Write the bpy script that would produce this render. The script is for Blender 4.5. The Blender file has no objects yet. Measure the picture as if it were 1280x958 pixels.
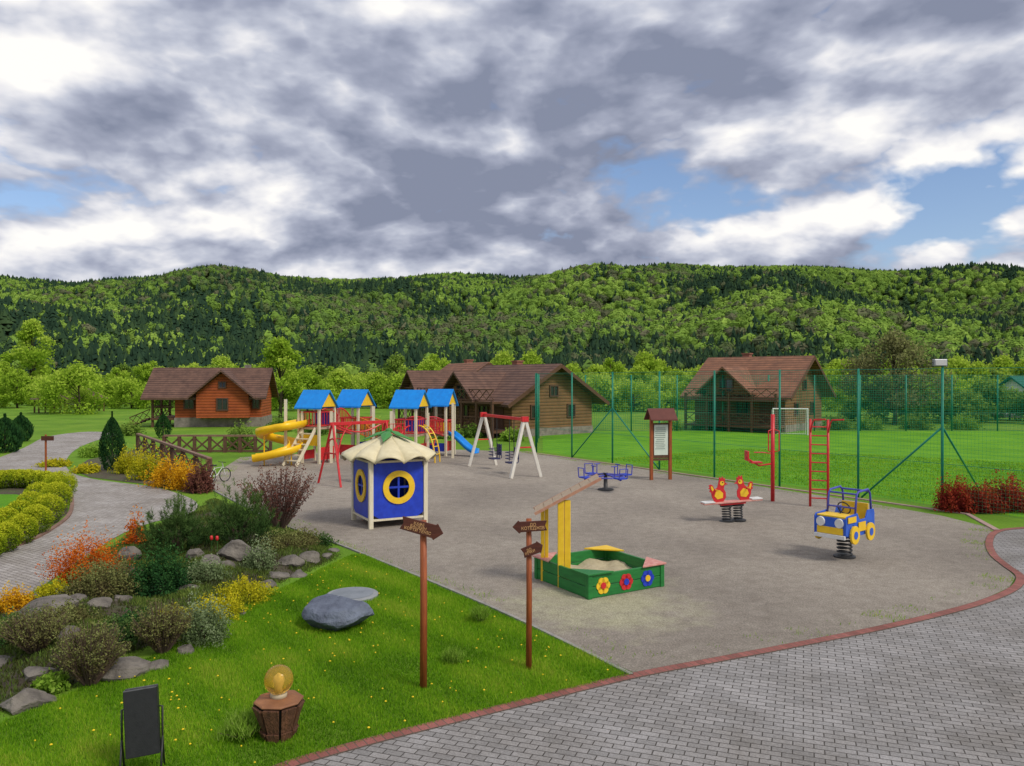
import bpy, bmesh, math, random
import numpy as np
from mathutils import Vector, Matrix
rnd=random.Random(7); rng=np.random.default_rng(7)
PI=math.pi; F=980.; H=3.7; HY=475.
SC=bpy.context.scene; COL=SC.collection
def G(px,py,z=0.):
    D=F*(H-z)/(py-HY); return Vector(((px-640)/F*D,D,z))
def XD(px,D): return (px-640)/F*D
def ZD(py,D): return H-(py-HY)*D/F
# ---------------------------------------------------------------- materials
MATS={}
def newmat(name):
    m=bpy.data.materials.new(name); m.use_nodes=True; nt=m.node_tree
    return m,nt,nt.nodes['Principled BSDF']
def rgba(c): return (c[0],c[1],c[2],1)
def ramp(nt,fac,stops):
    r=nt.nodes.new('ShaderNodeValToRGB'); e=r.color_ramp.elements
    while len(e)<len(stops): e.new(.5)
    for k,(p,c) in enumerate(stops): e[k].position=p; e[k].color=rgba(c)
    nt.links.new(fac,r.inputs[0]); return r.outputs[0]
def noise(nt,vec,scale,detail=4,rough=.55,dist=0):
    n=nt.nodes.new('ShaderNodeTexNoise'); n.inputs['Scale'].default_value=scale; n.inputs['Detail'].default_value=detail
    n.inputs['Roughness'].default_value=rough; n.inputs['Distortion'].default_value=dist
    if vec is not None: nt.links.new(vec,n.inputs['Vector'])
    return n.outputs['Fac']
def coords(nt,st=(1,1,1),rot=(0,0,0),kind='Object'):
    t=nt.nodes.new('ShaderNodeTexCoord'); mp=nt.nodes.new('ShaderNodeMapping')
    mp.inputs['Scale'].default_value=st; mp.inputs['Rotation'].default_value=rot
    nt.links.new(t.outputs[kind],mp.inputs[0]); return mp.outputs[0]
def mixc(nt,fac,a,b,mode='MIX'):
    m=nt.nodes.new('ShaderNodeMixRGB'); m.blend_type=mode
    for i,v in ((0,fac),(1,a),(2,b)):
        if hasattr(v,'links') or hasattr(v,'is_output'): nt.links.new(v,m.inputs[i])
        else: m.inputs[i].default_value=v if i==0 else rgba(v)
    return m.outputs[0]
def math_(nt,op,a,b=None,c=None):
    m=nt.nodes.new('ShaderNodeMath'); m.operation=op
    for i,v in enumerate((a,b,c)):
        if v is None: continue
        if hasattr(v,'is_output'): nt.links.new(v,m.inputs[i])
        else: m.inputs[i].default_value=v
    return m.outputs[0]
def bumpn(nt,h,strength,dist=.02):
    b=nt.nodes.new('ShaderNodeBump'); b.inputs['Strength'].default_value=strength; b.inputs['Distance'].default_value=dist
    nt.links.new(h,b.inputs['Height']); return b.outputs[0]
def mat(name,c1,c2=None,scale=6,rough=.6,bump=0.,bscale=None,metal=0,st=(1,1,1),lo=.3,hi=.7,bd=.01,spec=.4):
    if name in MATS: return MATS[name]
    if c2 is None: c2=tuple(x*.78 for x in c1)
    m,nt,b=newmat(name); v=coords(nt,st)
    n=noise(nt,v,scale,5,.6)
    nt.links.new(ramp(nt,n,[(lo,c2),(hi,c1)]),b.inputs['Base Color'])
    b.inputs['Roughness'].default_value=rough; b.inputs['Metallic'].default_value=metal
    b.inputs['Specular IOR Level'].default_value=spec
    if bump:
        nt.links.new(bumpn(nt,noise(nt,v,bscale or scale*4,5),bump,bd),b.inputs['Normal'])
    MATS[name]=m; return m
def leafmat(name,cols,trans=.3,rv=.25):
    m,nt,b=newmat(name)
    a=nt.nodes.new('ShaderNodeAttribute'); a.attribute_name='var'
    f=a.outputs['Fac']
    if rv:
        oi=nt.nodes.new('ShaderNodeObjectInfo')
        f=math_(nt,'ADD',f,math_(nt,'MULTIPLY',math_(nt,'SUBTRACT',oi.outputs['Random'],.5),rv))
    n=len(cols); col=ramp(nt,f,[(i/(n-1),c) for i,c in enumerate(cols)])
    d=nt.nodes.new('ShaderNodeBsdfDiffuse'); nt.links.new(col,d.inputs[0]); nt.nodes.remove(b); out=nt.nodes['Material Output']
    if trans:
        t=nt.nodes.new('ShaderNodeBsdfTranslucent'); nt.links.new(col,t.inputs[0])
        mx=nt.nodes.new('ShaderNodeMixShader'); mx.inputs[0].default_value=trans
        nt.links.new(d.outputs[0],mx.inputs[1]); nt.links.new(t.outputs[0],mx.inputs[2]); nt.links.new(mx.outputs[0],out.inputs[0])
    else: nt.links.new(d.outputs[0],out.inputs[0])
    return m
def bandmat(name,c1,c2,dark,period,jw=.14,nsc=1.2,st=(1,1,1),rough=.7,bs=.5):
    m,nt,b=newmat(name); v=coords(nt); s=nt.nodes.new('ShaderNodeSeparateXYZ'); nt.links.new(v,s.inputs[0])
    fr=math_(nt,'FRACT',math_(nt,'MULTIPLY',s.outputs[2],1/period))
    tri=math_(nt,'PINGPONG',fr,.5)
    base=ramp(nt,noise(nt,coords(nt,st),nsc,7,.65),[(.3,c1),(.7,c2)])
    mask=ramp(nt,tri,[(0,(1,1,1)),(jw,(0,0,0))])
    nt.links.new(mixc(nt,mask,base,dark),b.inputs['Base Color'])
    nt.links.new(bumpn(nt,math_(nt,'SQRT',tri),bs,period*.3),b.inputs['Normal'])
    b.inputs['Roughness'].default_value=rough; b.inputs['Specular IOR Level'].default_value=.2; return m
def brickmat(name,c1,c2,mortar,bw,rh,mw,rot=0,kind='Object',off=.5):
    m,nt,b=newmat(name); v=coords(nt,(1,1,1),(0,0,rot),kind)
    t=nt.nodes.new('ShaderNodeTexBrick'); nt.links.new(v,t.inputs['Vector'])
    t.offset=off; t.inputs['Scale'].default_value=1; t.inputs['Brick Width'].default_value=bw; t.inputs['Row Height'].default_value=rh
    t.inputs['Mortar Size'].default_value=mw; t.inputs['Mortar Smooth'].default_value=.3
    t.inputs['Color1'].default_value=rgba(c1); t.inputs['Color2'].default_value=rgba(c2); t.inputs['Mortar'].default_value=rgba(mortar)
    d=ramp(nt,noise(nt,v,.7,7,.65),[(.25,(.62,.59,.54)),(.6,(1,1,1)),(.8,(1.14,1.12,1.1))])
    c=mixc(nt,1.,t.outputs['Color'],d,'MULTIPLY')
    d2=ramp(nt,noise(nt,v,60,3),[(.3,(.74,.74,.74)),(.7,(1.18,1.18,1.18))])
    nt.links.new(mixc(nt,1.,c,d2,'MULTIPLY'),b.inputs['Base Color'])
    h=math_(nt,'ADD',math_(nt,'MULTIPLY',t.outputs['Fac'],-1),math_(nt,'MULTIPLY',noise(nt,v,90,2),.3))
    nt.links.new(bumpn(nt,h,.6,.008),b.inputs['Normal']); b.inputs['Roughness'].default_value=.8; b.inputs['Specular IOR Level'].default_value=.25
    return m
RED=mat('red_paint',(.66,.03,.035),(.48,.02,.025),8,.4); BLUE=mat('blue_paint',(.02,.06,.55),(.015,.04,.4),6,.42)
CARB=mat('mid_blue_paint',(.035,.13,.62),(.025,.09,.48),6,.42)
ROOFBLUE=mat('roof_blue_paint',(.0,.27,.8),(.0,.2,.65),5,.5); YEL=mat('yellow_paint',(.88,.58,.03),(.76,.46,.02),7,.45)
SLY=mat('yellow_plastic',(.92,.58,.01),(.85,.5,.01),3,.35); CREAM=mat('cream_wood',(.76,.70,.54),(.62,.55,.38),5,.6,st=(6,6,1))
WHW=mat('off_white_wood',(.76,.73,.66),(.62,.58,.5),5,.6,st=(6,6,1))
LGRN=mat('green_board',(.02,.21,.04),(.012,.14,.028),4,.5,bump=.3,bscale=30,st=(1,1,5)); DKM=mat('dark_metal',(.02,.02,.022),(.035,.035,.035),10,.45)
GRNM=mat('green_metal',(.01,.24,.15),(.008,.18,.11),8,.5); WHT=mat('white_paint',(.75,.75,.73),(.6,.6,.58),8,.5)
PINK=mat('worn_pink_paint',(.66,.36,.30),(.5,.16,.14),12,.6); GRY=mat('grey_metal',(.35,.36,.38),(.25,.26,.28),9,.4,metal=.6)
NAVY=mat('violet_blue_paint',(.08,.09,.46),(.05,.055,.32),9,.4)
ORW=mat('orange_stained_wood',(.38,.10,.025),(.2,.045,.014),4,.55,bump=.4,bscale=10,st=(9,9,1)); DKW=mat('dark_red_wood',(.11,.028,.016),(.06,.016,.009),4,.6,bump=.4,st=(1,9,9))
BRW=mat('brown_wood',(.13,.06,.03),(.07,.033,.017),4,.7,bump=.3,st=(6,6,2)); LTW=mat('weathered_plank',(.50,.39,.27),(.34,.24,.16),5,.7,st=(1,7,7))
RAILW=mat('railing_wood',(.14,.07,.042),(.09,.042,.027),5,.7,bump=.3)
SAND=mat('sand',(.5,.43,.28),(.36,.3,.19),9,.9,bump=.6,bscale=50)
GLASSD=mat('dark_window_glass',(.03,.035,.04),(.015,.018,.02),2,.08,spec=.8)
BARK=mat('bark',(.10,.075,.05),(.05,.037,.025),9,.9,bump=.6,st=(4,4,1)); LETTER=mat('tan_letter',(.66,.38,.16),None,10,.6)
STONE=mat('bed_rock',(.22,.195,.165),(.08,.07,.062),3,.9,bump=.9,bscale=14,bd=.04); BOULD=mat('blue_grey_boulder',(.15,.175,.23),(.07,.08,.115),3.5,.7,bump=.9,bscale=10,bd=.05)
STBASE=mat('stone_foundation',(.3,.26,.22),(.14,.12,.1),3,.85,bump=.6)
LOGR=bandmat('red_orange_logs',(.42,.10,.028),(.27,.06,.02),(.08,.02,.012),.22)
LOGT=bandmat('tan_brown_logs',(.25,.135,.058),(.15,.085,.04),(.045,.026,.015),.22)
RF1=bandmat('brown_tile_roof',(.19,.105,.075),(.085,.048,.038),(.035,.018,.014),.17,.2,1.6)
RF2=bandmat('orange_tile_roof',(.32,.15,.085),(.15,.075,.05),(.06,.028,.018),.17,.2,1.6)
RF3=bandmat('teal_roof',(.02,.14,.11),(.015,.1,.08),(.01,.05,.04),.25,.15)
# ---------------------------------------------------------------- mesh builder
class MB:
    def __init__(s): s.V=[]; s.F=[]; s.I=[]; s.cur=0
    def add(s,vs,fs):
        o=len(s.V); s.V+= [tuple(v) for v in vs]; s.F+=[tuple(i+o for i in f) for f in fs]; s.I+=[s.cur]*len(fs); return s
    def box(s,c,d,M=None):
        vs=[Vector((c[0]+x*d[0]/2,c[1]+y*d[1]/2,c[2]+z*d[2]/2)) for x in (-1,1) for y in (-1,1) for z in (-1,1)]
        if M is not None: vs=[M@v for v in vs]
        return s.add(vs,[(0,1,3,2),(4,6,7,5),(0,4,5,1),(2,3,7,6),(0,2,6,4),(1,5,7,3)])
    def bar(s,p,q,w,h=None,up=(0,0,1)):
        p=Vector(p);q=Vector(q);h=h or w; d=(q-p).normalized(); u=Vector(up)
        if abs(d.dot(u))>.99: u=Vector((0,1,0))
        x=d.cross(u).normalized(); y=x.cross(d)
        vs=[a+x*i*w/2+y*j*h/2 for a in (p,q) for i,j in ((-1,-1),(1,-1),(1,1),(-1,1))]
        return s.add(vs,[(3,2,1,0),(4,5,6,7),(0,1,5,4),(1,2,6,5),(2,3,7,6),(3,0,4,7)])
    def tube(s,pts,r,n=8,closed=False):
        pts=[Vector(p) for p in pts]; N=len(pts); rr=r if isinstance(r,(list,tuple)) else [r]*N
        vs=[]; x=None
        for i,p in enumerate(pts):
            if closed: d=pts[(i+1)%N]-pts[i-1]
            else: d=pts[min(i+1,N-1)]-pts[max(i-1,0)]
            d.normalize()
            if x is None:
                u=Vector((0,0,1)) if abs(d.z)<.9 else Vector((1,0,0)); x=d.cross(u).normalized()
            else: x=(x-d*x.dot(d)).normalized()
            y=d.cross(x)
            vs+=[p+(x*math.cos(2*PI*k/n)+y*math.sin(2*PI*k/n))*rr[i] for k in range(n)]
        fs=[]
        for i in range(N if closed else N-1):
            j=(i+1)%N
            fs+=[(i*n+k,i*n+(k+1)%n,j*n+(k+1)%n,j*n+k) for k in range(n)]
        if not closed: fs+=[tuple(range(n-1,-1,-1)),tuple((N-1)*n+k for k in range(n))]
        return s.add(vs,fs)
    def lathe(s,prof,n=20,o=(0,0,0),M=None):
        vs=[];fs=[]
        for r,z in prof: vs+=[Vector((r*math.cos(2*PI*k/n),r*math.sin(2*PI*k/n),z)) for k in range(n)]
        vs=[(M@v if M is not None else v)+Vector(o) for v in vs]
        for i in range(len(prof)-1): fs+=[(i*n+k,i*n+(k+1)%n,(i+1)*n+(k+1)%n,(i+1)*n+k) for k in range(n)]
        fs+=[tuple(range(n-1,-1,-1)),tuple((len(prof)-1)*n+k for k in range(n))]
        return s.add(vs,fs)
    def prism(s,poly,h,M=None,z0=0):
        n=len(poly); vs=[Vector((p[0],p[1],z0)) for p in poly]+[Vector((p[0],p[1],z0+h)) for p in poly]
        if M is not None: vs=[M@v for v in vs]
        return s.add(vs,[tuple(range(n-1,-1,-1)),tuple(range(n,2*n))]+[(i,(i+1)%n,(i+1)%n+n,i+n) for i in range(n)])
    def ring(s,ro,ri,h,M,n=28):
        vs=[]
        for z in (0,h):
            for r in (ro,ri): vs+=[M@Vector((r*math.cos(2*PI*k/n),r*math.sin(2*PI*k/n),z)) for k in range(n)]
        fs=[]
        for k in range(n):
            j=(k+1)%n; a,b,c,d=k,j,n+k,n+j; e,f,g,i=2*n+k,2*n+j,3*n+k,3*n+j
            fs+=[(a,c,d,b),(e,f,i,g),(a,b,f,e),(c,g,i,d)]
        return s.add(vs,fs)
    def build(s,name,m,parent=None,smooth=False,bevel=0,recalc=True,solid=0):
        me=bpy.data.meshes.new(name); me.from_pydata(s.V,[],s.F)
        for k in (m if isinstance(m,(list,tuple)) else [m]): me.materials.append(k)
        me.polygons.foreach_set('material_index',s.I)
        if recalc:
            b=bmesh.new(); b.from_mesh(me); bmesh.ops.recalc_face_normals(b,faces=b.faces); b.to_mesh(me); b.free()
        if smooth:
            me.polygons.foreach_set('use_smooth',[True]*len(me.polygons))
        o=bpy.data.objects.new(name,me); COL.objects.link(o)
        if parent: o.parent=parent
        if solid:
            q=o.modifiers.new('s','SOLIDIFY'); q.thickness=solid
        if bevel:
            q=o.modifiers.new('b','BEVEL'); q.width=bevel; q.segments=2; q.limit_method='ANGLE'; q.angle_limit=.6
        return o
def frame(o,x,y):
    x=Vector(x).normalized(); y=Vector(y).normalized(); z=x.cross(y).normalized(); y=z.cross(x)
    M=Matrix((x,y,z)).transposed().to_4x4(); M.translation=Vector(o); return M
def tag(o,label=None,cat=None,group=None,kind=None):
    if label: o['label']=label
    if cat: o['category']=cat
    if group: o['group']=group
    if kind: o['kind']=kind
    return o
def thing(name,label,cat,loc=(0,0,0),rz=0,group=None,scale=None):
    o=bpy.data.objects.new(name,None); COL.objects.link(o); o.location=loc; o.rotation_euler=(0,0,rz); o.empty_display_size=.2
    if scale: o.scale=scale
    return tag(o,label,cat,group)
def dup(root,loc,rz=0,scale=None,label=None,group=None):
    r=root.copy(); COL.objects.link(r); r.location=loc; r.rotation_euler=(0,0,rz)
    if scale: r.scale=scale
    if label: r['label']=label
    if group: r['group']=group
    for ch in list(root.children):
        c=ch.copy(); COL.objects.link(c); c.parent=r
        for g in list(ch.children):
            d=g.copy(); COL.objects.link(d); d.parent=c
    return r
def catmull(P,n=6,closed=False):
    P=[Vector(p) for p in P]; N=len(P); out=[]
    for i in range(N if closed else N-1):
        a=P[i-1] if (closed or i>0) else P[0]; b=P[i]; c=P[(i+1)%N]; d=P[(i+2)%N] if (closed or i+2<N) else P[-1]
        for k in range(n):
            t=k/n; out.append(.5*((2*b)+(c-a)*t+(2*a-5*b+4*c-d)*t*t+(3*b-a-3*c+d)*t**3))
    if not closed: out.append(P[-1])
    return out
def quad_obj(name,Q,var,m,parent=None,k=4):
    N=len(Q); me=bpy.data.meshes.new(name); me.vertices.add(N*k); me.vertices.foreach_set('co',np.asarray(Q,dtype=np.float32).ravel())
    me.loops.add(N*k); me.loops.foreach_set('vertex_index',np.arange(N*k,dtype=np.int32)); me.polygons.add(N)
    me.polygons.foreach_set('loop_start',np.arange(0,N*k,k,dtype=np.int32)); me.update(calc_edges=True)
    a=me.attributes.new('var','FLOAT','FACE'); a.data.foreach_set('value',np.asarray(var,dtype=np.float32))
    me.materials.append(m); o=bpy.data.objects.new(name,me); COL.objects.link(o)
    if parent: o.parent=parent
    return o
def unit(N):
    v=rng.normal(size=(N,3)); return v/np.linalg.norm(v,axis=1,keepdims=True)
def rq(C,size,aspect=.6):
    N=len(C); a=unit(N); b=np.cross(a,unit(N)); b/=np.linalg.norm(b,axis=1,keepdims=True)
    s=(np.asarray(size)*rng.uniform(.7,1.3,N))[:,None]
    return np.stack([C+a*s,C+b*s*aspect,C-a*s,C-b*s*aspect],1)
def spikes(C,Dr,ln,wd):
    N=len(C); b=np.cross(Dr,unit(N)); b/=np.linalg.norm(b,axis=1,keepdims=True); ln=np.asarray(ln).reshape(-1,1); wd=np.asarray(wd).reshape(-1,1)
    return np.stack([C-b*wd,C+b*wd,C+Dr*ln+b*wd*.2,C+Dr*ln-b*wd*.2],1)
def sdist(P,poly):
    P=np.asarray(P,float); A=np.asarray(poly,float); B=np.roll(A,-1,0); dm=np.full(len(P),1e9); ins=np.zeros(len(P),bool)
    for a,b in zip(A,B):
        ab=b-a; t=np.clip(((P-a)@ab)/(ab@ab+1e-12),0,1); d=np.linalg.norm(P-(a+t[:,None]*ab),axis=1); dm=np.minimum(dm,d)
        c=((a[1]>P[:,1])!=(b[1]>P[:,1])); 
        with np.errstate(divide='ignore',invalid='ignore'):
            xi=(b[0]-a[0])*(P[:,1]-a[1])/(b[1]-a[1]+1e-15)+a[0]
        ins^=(c&(P[:,0]<xi))
    return np.where(ins,dm,-dm)
def gp(L): return [G(*p) for p in L]
def sheet(name,pts,z,m):
    b=bmesh.new(); f=b.faces.new([b.verts.new((p[0],p[1],z)) for p in pts]); f.normal_update()
    if f.normal.z<0: f.normal_flip()
    bmesh.ops.triangulate(b,faces=b.faces[:]); me=bpy.data.meshes.new(name); b.to_mesh(me); b.free(); me.materials.append(m)
    o=bpy.data.objects.new(name,me); COL.objects.link(o); o['kind']='structure'; return o
def strip(name,pts,w,z,h,m,structure=True):
    pts=[Vector((p[0],p[1],0)) for p in pts]; b=bmesh.new(); uv=b.loops.layers.uv.new('UVMap'); rows=[]; L=0
    for i,p in enumerate(pts):
        d=(pts[min(i+1,len(pts)-1)]-pts[max(i-1,0)]).normalized(); n=Vector((-d.y,d.x,0))
        if i: L+=(p-pts[i-1]).length
        a=p+n*w/2; c=p-n*w/2
        rows.append(([b.verts.new((q.x,q.y,zz)) for q,zz in ((a,z-.1),(a,z+h),(c,z+h),(c,z-.1))],L))
    for (r0,l0),(r1,l1) in zip(rows,rows[1:]):
        for k,(v0,v1) in enumerate(((-h,0),(0,w),(w,w+h))):
            f=b.faces.new((r0[k],r0[k+1],r1[k+1],r1[k]))
            for lp,u in zip(f.loops,((l0,v0),(l0,v1),(l1,v1),(l1,v0))): lp[uv].uv=u
    bmesh.ops.recalc_face_normals(b,faces=b.faces[:])
    me=bpy.data.meshes.new(name); b.to_mesh(me); b.free(); me.materials.append(m); o=bpy.data.objects.new(name,me); COL.objects.link(o)
    if structure: o['kind']='structure'
    return o
# ================================================================ ground
def fieldmat(name,a,b_,c_,sc=.35):
    m,nt,b=newmat(name); v=coords(nt)
    c=ramp(nt,noise(nt,v,sc,8,.65),[(.3,a),(.5,b_),(.72,c_)])
    c2=ramp(nt,noise(nt,v,18,6,.7),[(.3,(.72,.74,.6)),(.7,(1.2,1.2,1.2))])
    nt.links.new(mixc(nt,1.,c,c2,'MULTIPLY'),b.inputs['Base Color']); nt.links.new(bumpn(nt,noise(nt,v,40,4),.8,.03),b.inputs['Normal'])
    b.inputs['Roughness'].default_value=.9; b.inputs['Specular IOR Level'].default_value=.1; return m
def gravelmat():
    m,nt,b=newmat('gravel'); v=coords(nt)
    c=ramp(nt,noise(nt,v,.22,8,.6,.3),[(.32,(.265,.232,.198)),(.5,(.33,.29,.245)),(.68,(.39,.345,.29))])
    s=nt.nodes.new('ShaderNodeVectorMath'); s.operation='DISTANCE'; nt.links.new(v,s.inputs[0]); s.inputs[1].default_value=(1.5,13.0,0)
    d=math_(nt,'ADD',math_(nt,'MULTIPLY',s.outputs['Value'],.25),math_(nt,'MULTIPLY',noise(nt,v,.9,8,.7),1.1))
    c=mixc(nt,ramp(nt,d,[(.7,(.85,.85,.85)),(1.3,(0,0,0))]),c,(.47,.45,.30))
    sp=ramp(nt,noise(nt,v,38,6,.85),[(.3,(.4,.39,.38)),(.5,(.98,.98,.98)),(.7,(1.65,1.65,1.65))])
    c=mixc(nt,1.,c,sp,'MULTIPLY')
    sp2=ramp(nt,noise(nt,v,4,8,.75),[(.33,(.8,.79,.78)),(.6,(1.08,1.08,1.08))])
    c=mixc(nt,1.,c,sp2,'MULTIPLY')
    nt.links.new(c,b.inputs['Base Color']); nt.links.new(bumpn(nt,noise(nt,v,45,6,.8),1,.03),b.inputs['Normal'])
    b.inputs['Roughness'].default_value=.95; b.inputs['Specular IOR Level'].default_value=.15; return m
MEAD=fieldmat('meadow',(.09,.18,.018),(.14,.27,.025),(.22,.33,.04),.25)
sheet('ground',[(-1500,-40),(1500,-40),(1500,1500),(-1500,1500)],0,MEAD)
NF0=Vector((7.67,29.7,0)); ND=Vector((4.63,-7.3,0))
def nf(t): return NF0-ND*t
GRAV=gravelmat()
edge=[(1262,735),(1225,752),(1180,765),(1100,784),(1000,804),(900,823),(795,843)]
gpts=[(262,603),(280,585),(300,572),(400,566),(560,562),(660,565),(690,570),(893,600),(1060,625),(1177,645),(1245,662),(1234,678),(1240,694),(1256,709),(1270,722)]+edge+[(620,762),(455,693),(400,672),(345,652),(265,613)]
sheet('gravel_playground',gp(gpts),.004,GRAV)
GPOLY=[(p.x,p.y) for p in gp(gpts)]
FIELD=fieldmat('pitch_grass',(.085,.24,.014),(.125,.32,.018),(.18,.39,.026))
sheet('football_pitch',[nf(1.4)+Vector((.4,.3,0)),nf(-4)+Vector((.4,.3,0)),(60,8,0),(70,56.5,0),(2.2,56.5,0)],.004,FIELD)
brot=-math.atan2(G(795,845).y-G(470,927).y,G(795,845).x-G(470,927).x)
PAV=brickmat('grey_paver',(.34,.325,.32),(.25,.24,.235),(.08,.072,.065),.2,.1,.007,brot+.9)
PAV2=brickmat('garden_path_paver',(.44,.41,.385),(.34,.31,.29),(.13,.115,.10),.2,.1,.007,.6)
REDB=brickmat('red_paver',(.35,.13,.11),(.25,.095,.08),(.13,.10,.08),.1,.155,.006,0,'UV',0)
bl=[(300,985),(365,957),(470,927),(560,904),(680,874),(795,846),(900,826),(1000,807),(1100,787),(1180,768),(1232,753),(1268,737),(1276,722),(1258,708),(1242,694),(1237,678),(1248,665),(1290,660),(1400,652)]
BL=catmull(gp(bl),6)
sheet('paved_plaza',[p for p in BL]+[Vector((45,15,0)),Vector((45,-5,0)),Vector((-3,-5,0))],.008,PAV)
strip('red_kerb',BL,.155,.008,.012,REDB)
KERB=mat('grey_kerb',(.33,.31,.28),(.2,.19,.18),8,.85,bump=.3)
strip('lawn_kerb',catmull(gp([(790,846),(620,763),(455,694),(400,673),(345,653),(265,613)]),5),.06,.0,.03,KERB)
strip('pitch_kerb',[nf(1.45)-Vector((.25,.15,0)),nf(-.6)-Vector((.25,.15,0)),nf(-1.1)-Vector((.25,.15,0)),G(1247,664)],.14,.0,.03,mat('pale_red_kerb',(.42,.29,.25),(.32,.21,.18),5,.85))
pathp=[(-60,775),(0,756),(40,741),(75,718),(112,693),(152,668),(192,653),(237,643),(245,628),(215,615),(185,608),(150,604),(110,598),(88,590),(82,577),(95,562),(120,551),(150,543),(110,540),(60,546),(30,560),(-10,575),(-60,585),(-20,590),(40,590),(75,597),(88,618),(87,643),(62,664),(25,682),(-60,705)]
PATHP=catmull(gp(pathp),4,True)
sheet('garden_path',PATHP,.008,PAV2)
strip('garden_path_kerb',catmull(gp([(-40,700),(25,682),(62,664),(87,643),(88,618),(75,597),(40,590),(-20,589)]),5),.1,.0,.05,mat('brown_kerb',(.26,.15,.11),(.18,.11,.085),5,.85))
# ---- planted bed (mound)
bed=[(-60,925),(0,905),(130,850),(230,802),(330,747),(440,694),(400,674),(345,653),(268,618),(245,632),(238,644),(192,655),(152,670),(112,695),(77,720),(42,743),(0,758),(-60,776)]
BED=[(p.x,p.y) for p in gp(bed)]
def bedh(P):
    P=np.atleast_2d(np.asarray(P,float)); d=sdist(P,BED); t=np.clip(d/1.1,0,1)
    n=.06*np.sin(P[:,0]*3.1+P[:,1]*1.3)+.05*np.sin(P[:,1]*4.3-P[:,0]*2)+.02*np.sin(P[:,0]*11+1)*np.sin(P[:,1]*13)
    return np.where(d>-.25,(-.05+.24*t*t*(3-2*t)+n*t),0)
def bz(x,y):
    if sdist(np.array([[x,y]]),BED)[0]<0: return 0.
    return float(max(bedh([[x,y]])[0],0))
def patch(name,poly,hf,res,m,pad=.2):
    A=np.array(poly); x0,y0=A.min(0)-pad; x1,y1=A.max(0)+pad; nx=int((x1-x0)/res)+1; ny=int((y1-y0)/res)+1
    X,Y=np.meshgrid(np.linspace(x0,x1,nx),np.linspace(y0,y1,ny)); P=np.stack([X.ravel(),Y.ravel()],1); d=sdist(P,poly); z=hf(P)
    fs=[]; 
    for j in range(ny-1):
        for i in range(nx-1):
            a=j*nx+i
            if max(d[a],d[a+1],d[a+nx],d[a+nx+1])>-pad: fs.append((a,a+1,a+nx+1,a+nx))
    me=bpy.data.meshes.new(name); me.from_pydata(np.column_stack([P,z]).tolist(),[],fs); me.materials.append(m)
    me.polygons.foreach_set('use_smooth',[True]*len(fs)); o=bpy.data.objects.new(name,me); COL.objects.link(o); o['kind']='structure'; return o
def soilmat():
    m,nt,b=newmat('bed_soil'); v=coords(nt)
    c=ramp(nt,noise(nt,v,1.6,8,.7),[(.3,(.05,.038,.025)),(.48,(.10,.08,.05)),(.6,(.08,.11,.03)),(.75,(.18,.14,.10))])
    nt.links.new(c,b.inputs['Base Color']); nt.links.new(bumpn(nt,noise(nt,v,30,7,.8),1,.05),b.inputs['Normal']); b.inputs['Roughness'].default_value=.95; return m
SOIL=soilmat()
patch('planting_bed',BED,bedh,.14,SOIL)
bed2=[(p.x,p.y) for p in gp([(262,606),(240,618),(215,613),(185,606),(150,602),(112,597),(90,588),(110,575),(172,562),(262,600)])]
sheet('hedge_bed',bed2,.012,SOIL)
bed3=[(p.x,p.y) for p in gp([(-60,702),(25,680),(60,662),(84,642),(85,620),(72,600),(38,593),(-60,592)])]
sheet('island_bed',[Vector((x,y,0)) for x,y in bed3],.012,SOIL)
bed4=[(p.x,p.y) for p in gp([(-60,662),(0,652),(30,644),(46,634),(44,624),(20,619),(-60,619)])]
sheet('island_lawn',[Vector((x,y,0)) for x,y in bed4],.02,FIELD)
# ---- near lawn
lawn=[(-80,1010),(-60,925),(0,905),(130,850),(230,802),(330,747),(440,694),(455,695),(620,765),(790,846),(680,872),(560,902),(470,925),(365,955),(280,1010)]
LAWN=[(p.x,p.y) for p in gp(lawn)]
LB=fieldmat('lawn_soil',(.08,.15,.02),(.14,.25,.025),(.2,.3,.04))
sheet('lawn',[Vector((x,y,0)) for x,y in LAWN],.006,LB)
GRASS=leafmat('grass_blade',[(.06,.16,.008),(.16,.36,.015),(.28,.48,.024),(.44,.5,.07)],.4,0)
def blades(name,poly,n,hmin,hmax,wd,m,label,edge=.0,zf=None,thr=None,maxd=None):
    A=np.array(poly); P=rng.uniform(A.min(0),A.max(0),(n,2)); d=sdist(P,poly); P=P[(d>edge)&((d<maxd) if maxd else True)]
    lum=.5+.22*np.sin(P[:,0]*1.7+np.sin(P[:,1]*2.1)*1.5)*np.sin(P[:,1]*1.3+1)+.12*np.sin(P[:,0]*6+P[:,1]*5)
    if thr is not None:
        k=lum+rng.normal(0,.12,len(P))>thr; P=P[k]; lum=lum[k]
    N=len(P); z=zf(P) if zf else np.zeros(N)
    D=unit(N)*.5; D[:,2]=1; D/=np.linalg.norm(D,axis=1,keepdims=True)
    C=np.column_stack([P,z]); ln=rng.uniform(hmin,hmax,N)*(.6+.8*lum)
    return tag(quad_obj(name,spikes(C,D,ln,wd),np.clip(lum-.05+rng.normal(0,.19,N),0,1),m),label,'grass' if 'grass' in name else 'ground cover',None,'stuff')
blades('lawn_grass',LAWN,520000,.02,.065,.0042,GRASS,'short bright green grass of the foreground lawn')
BRN0=leafmat('bed_cover_leaf',[(.05,.05,.02),(.09,.11,.03),(.11,.18,.035),(.24,.29,.06)],.2,0)
blades('bed_ground_cover',BED,240000,.02,.085,.009,BRN0,'patchy low brown and green ground cover between the shrubs of the planted bed',.1,bedh,.36)
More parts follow.
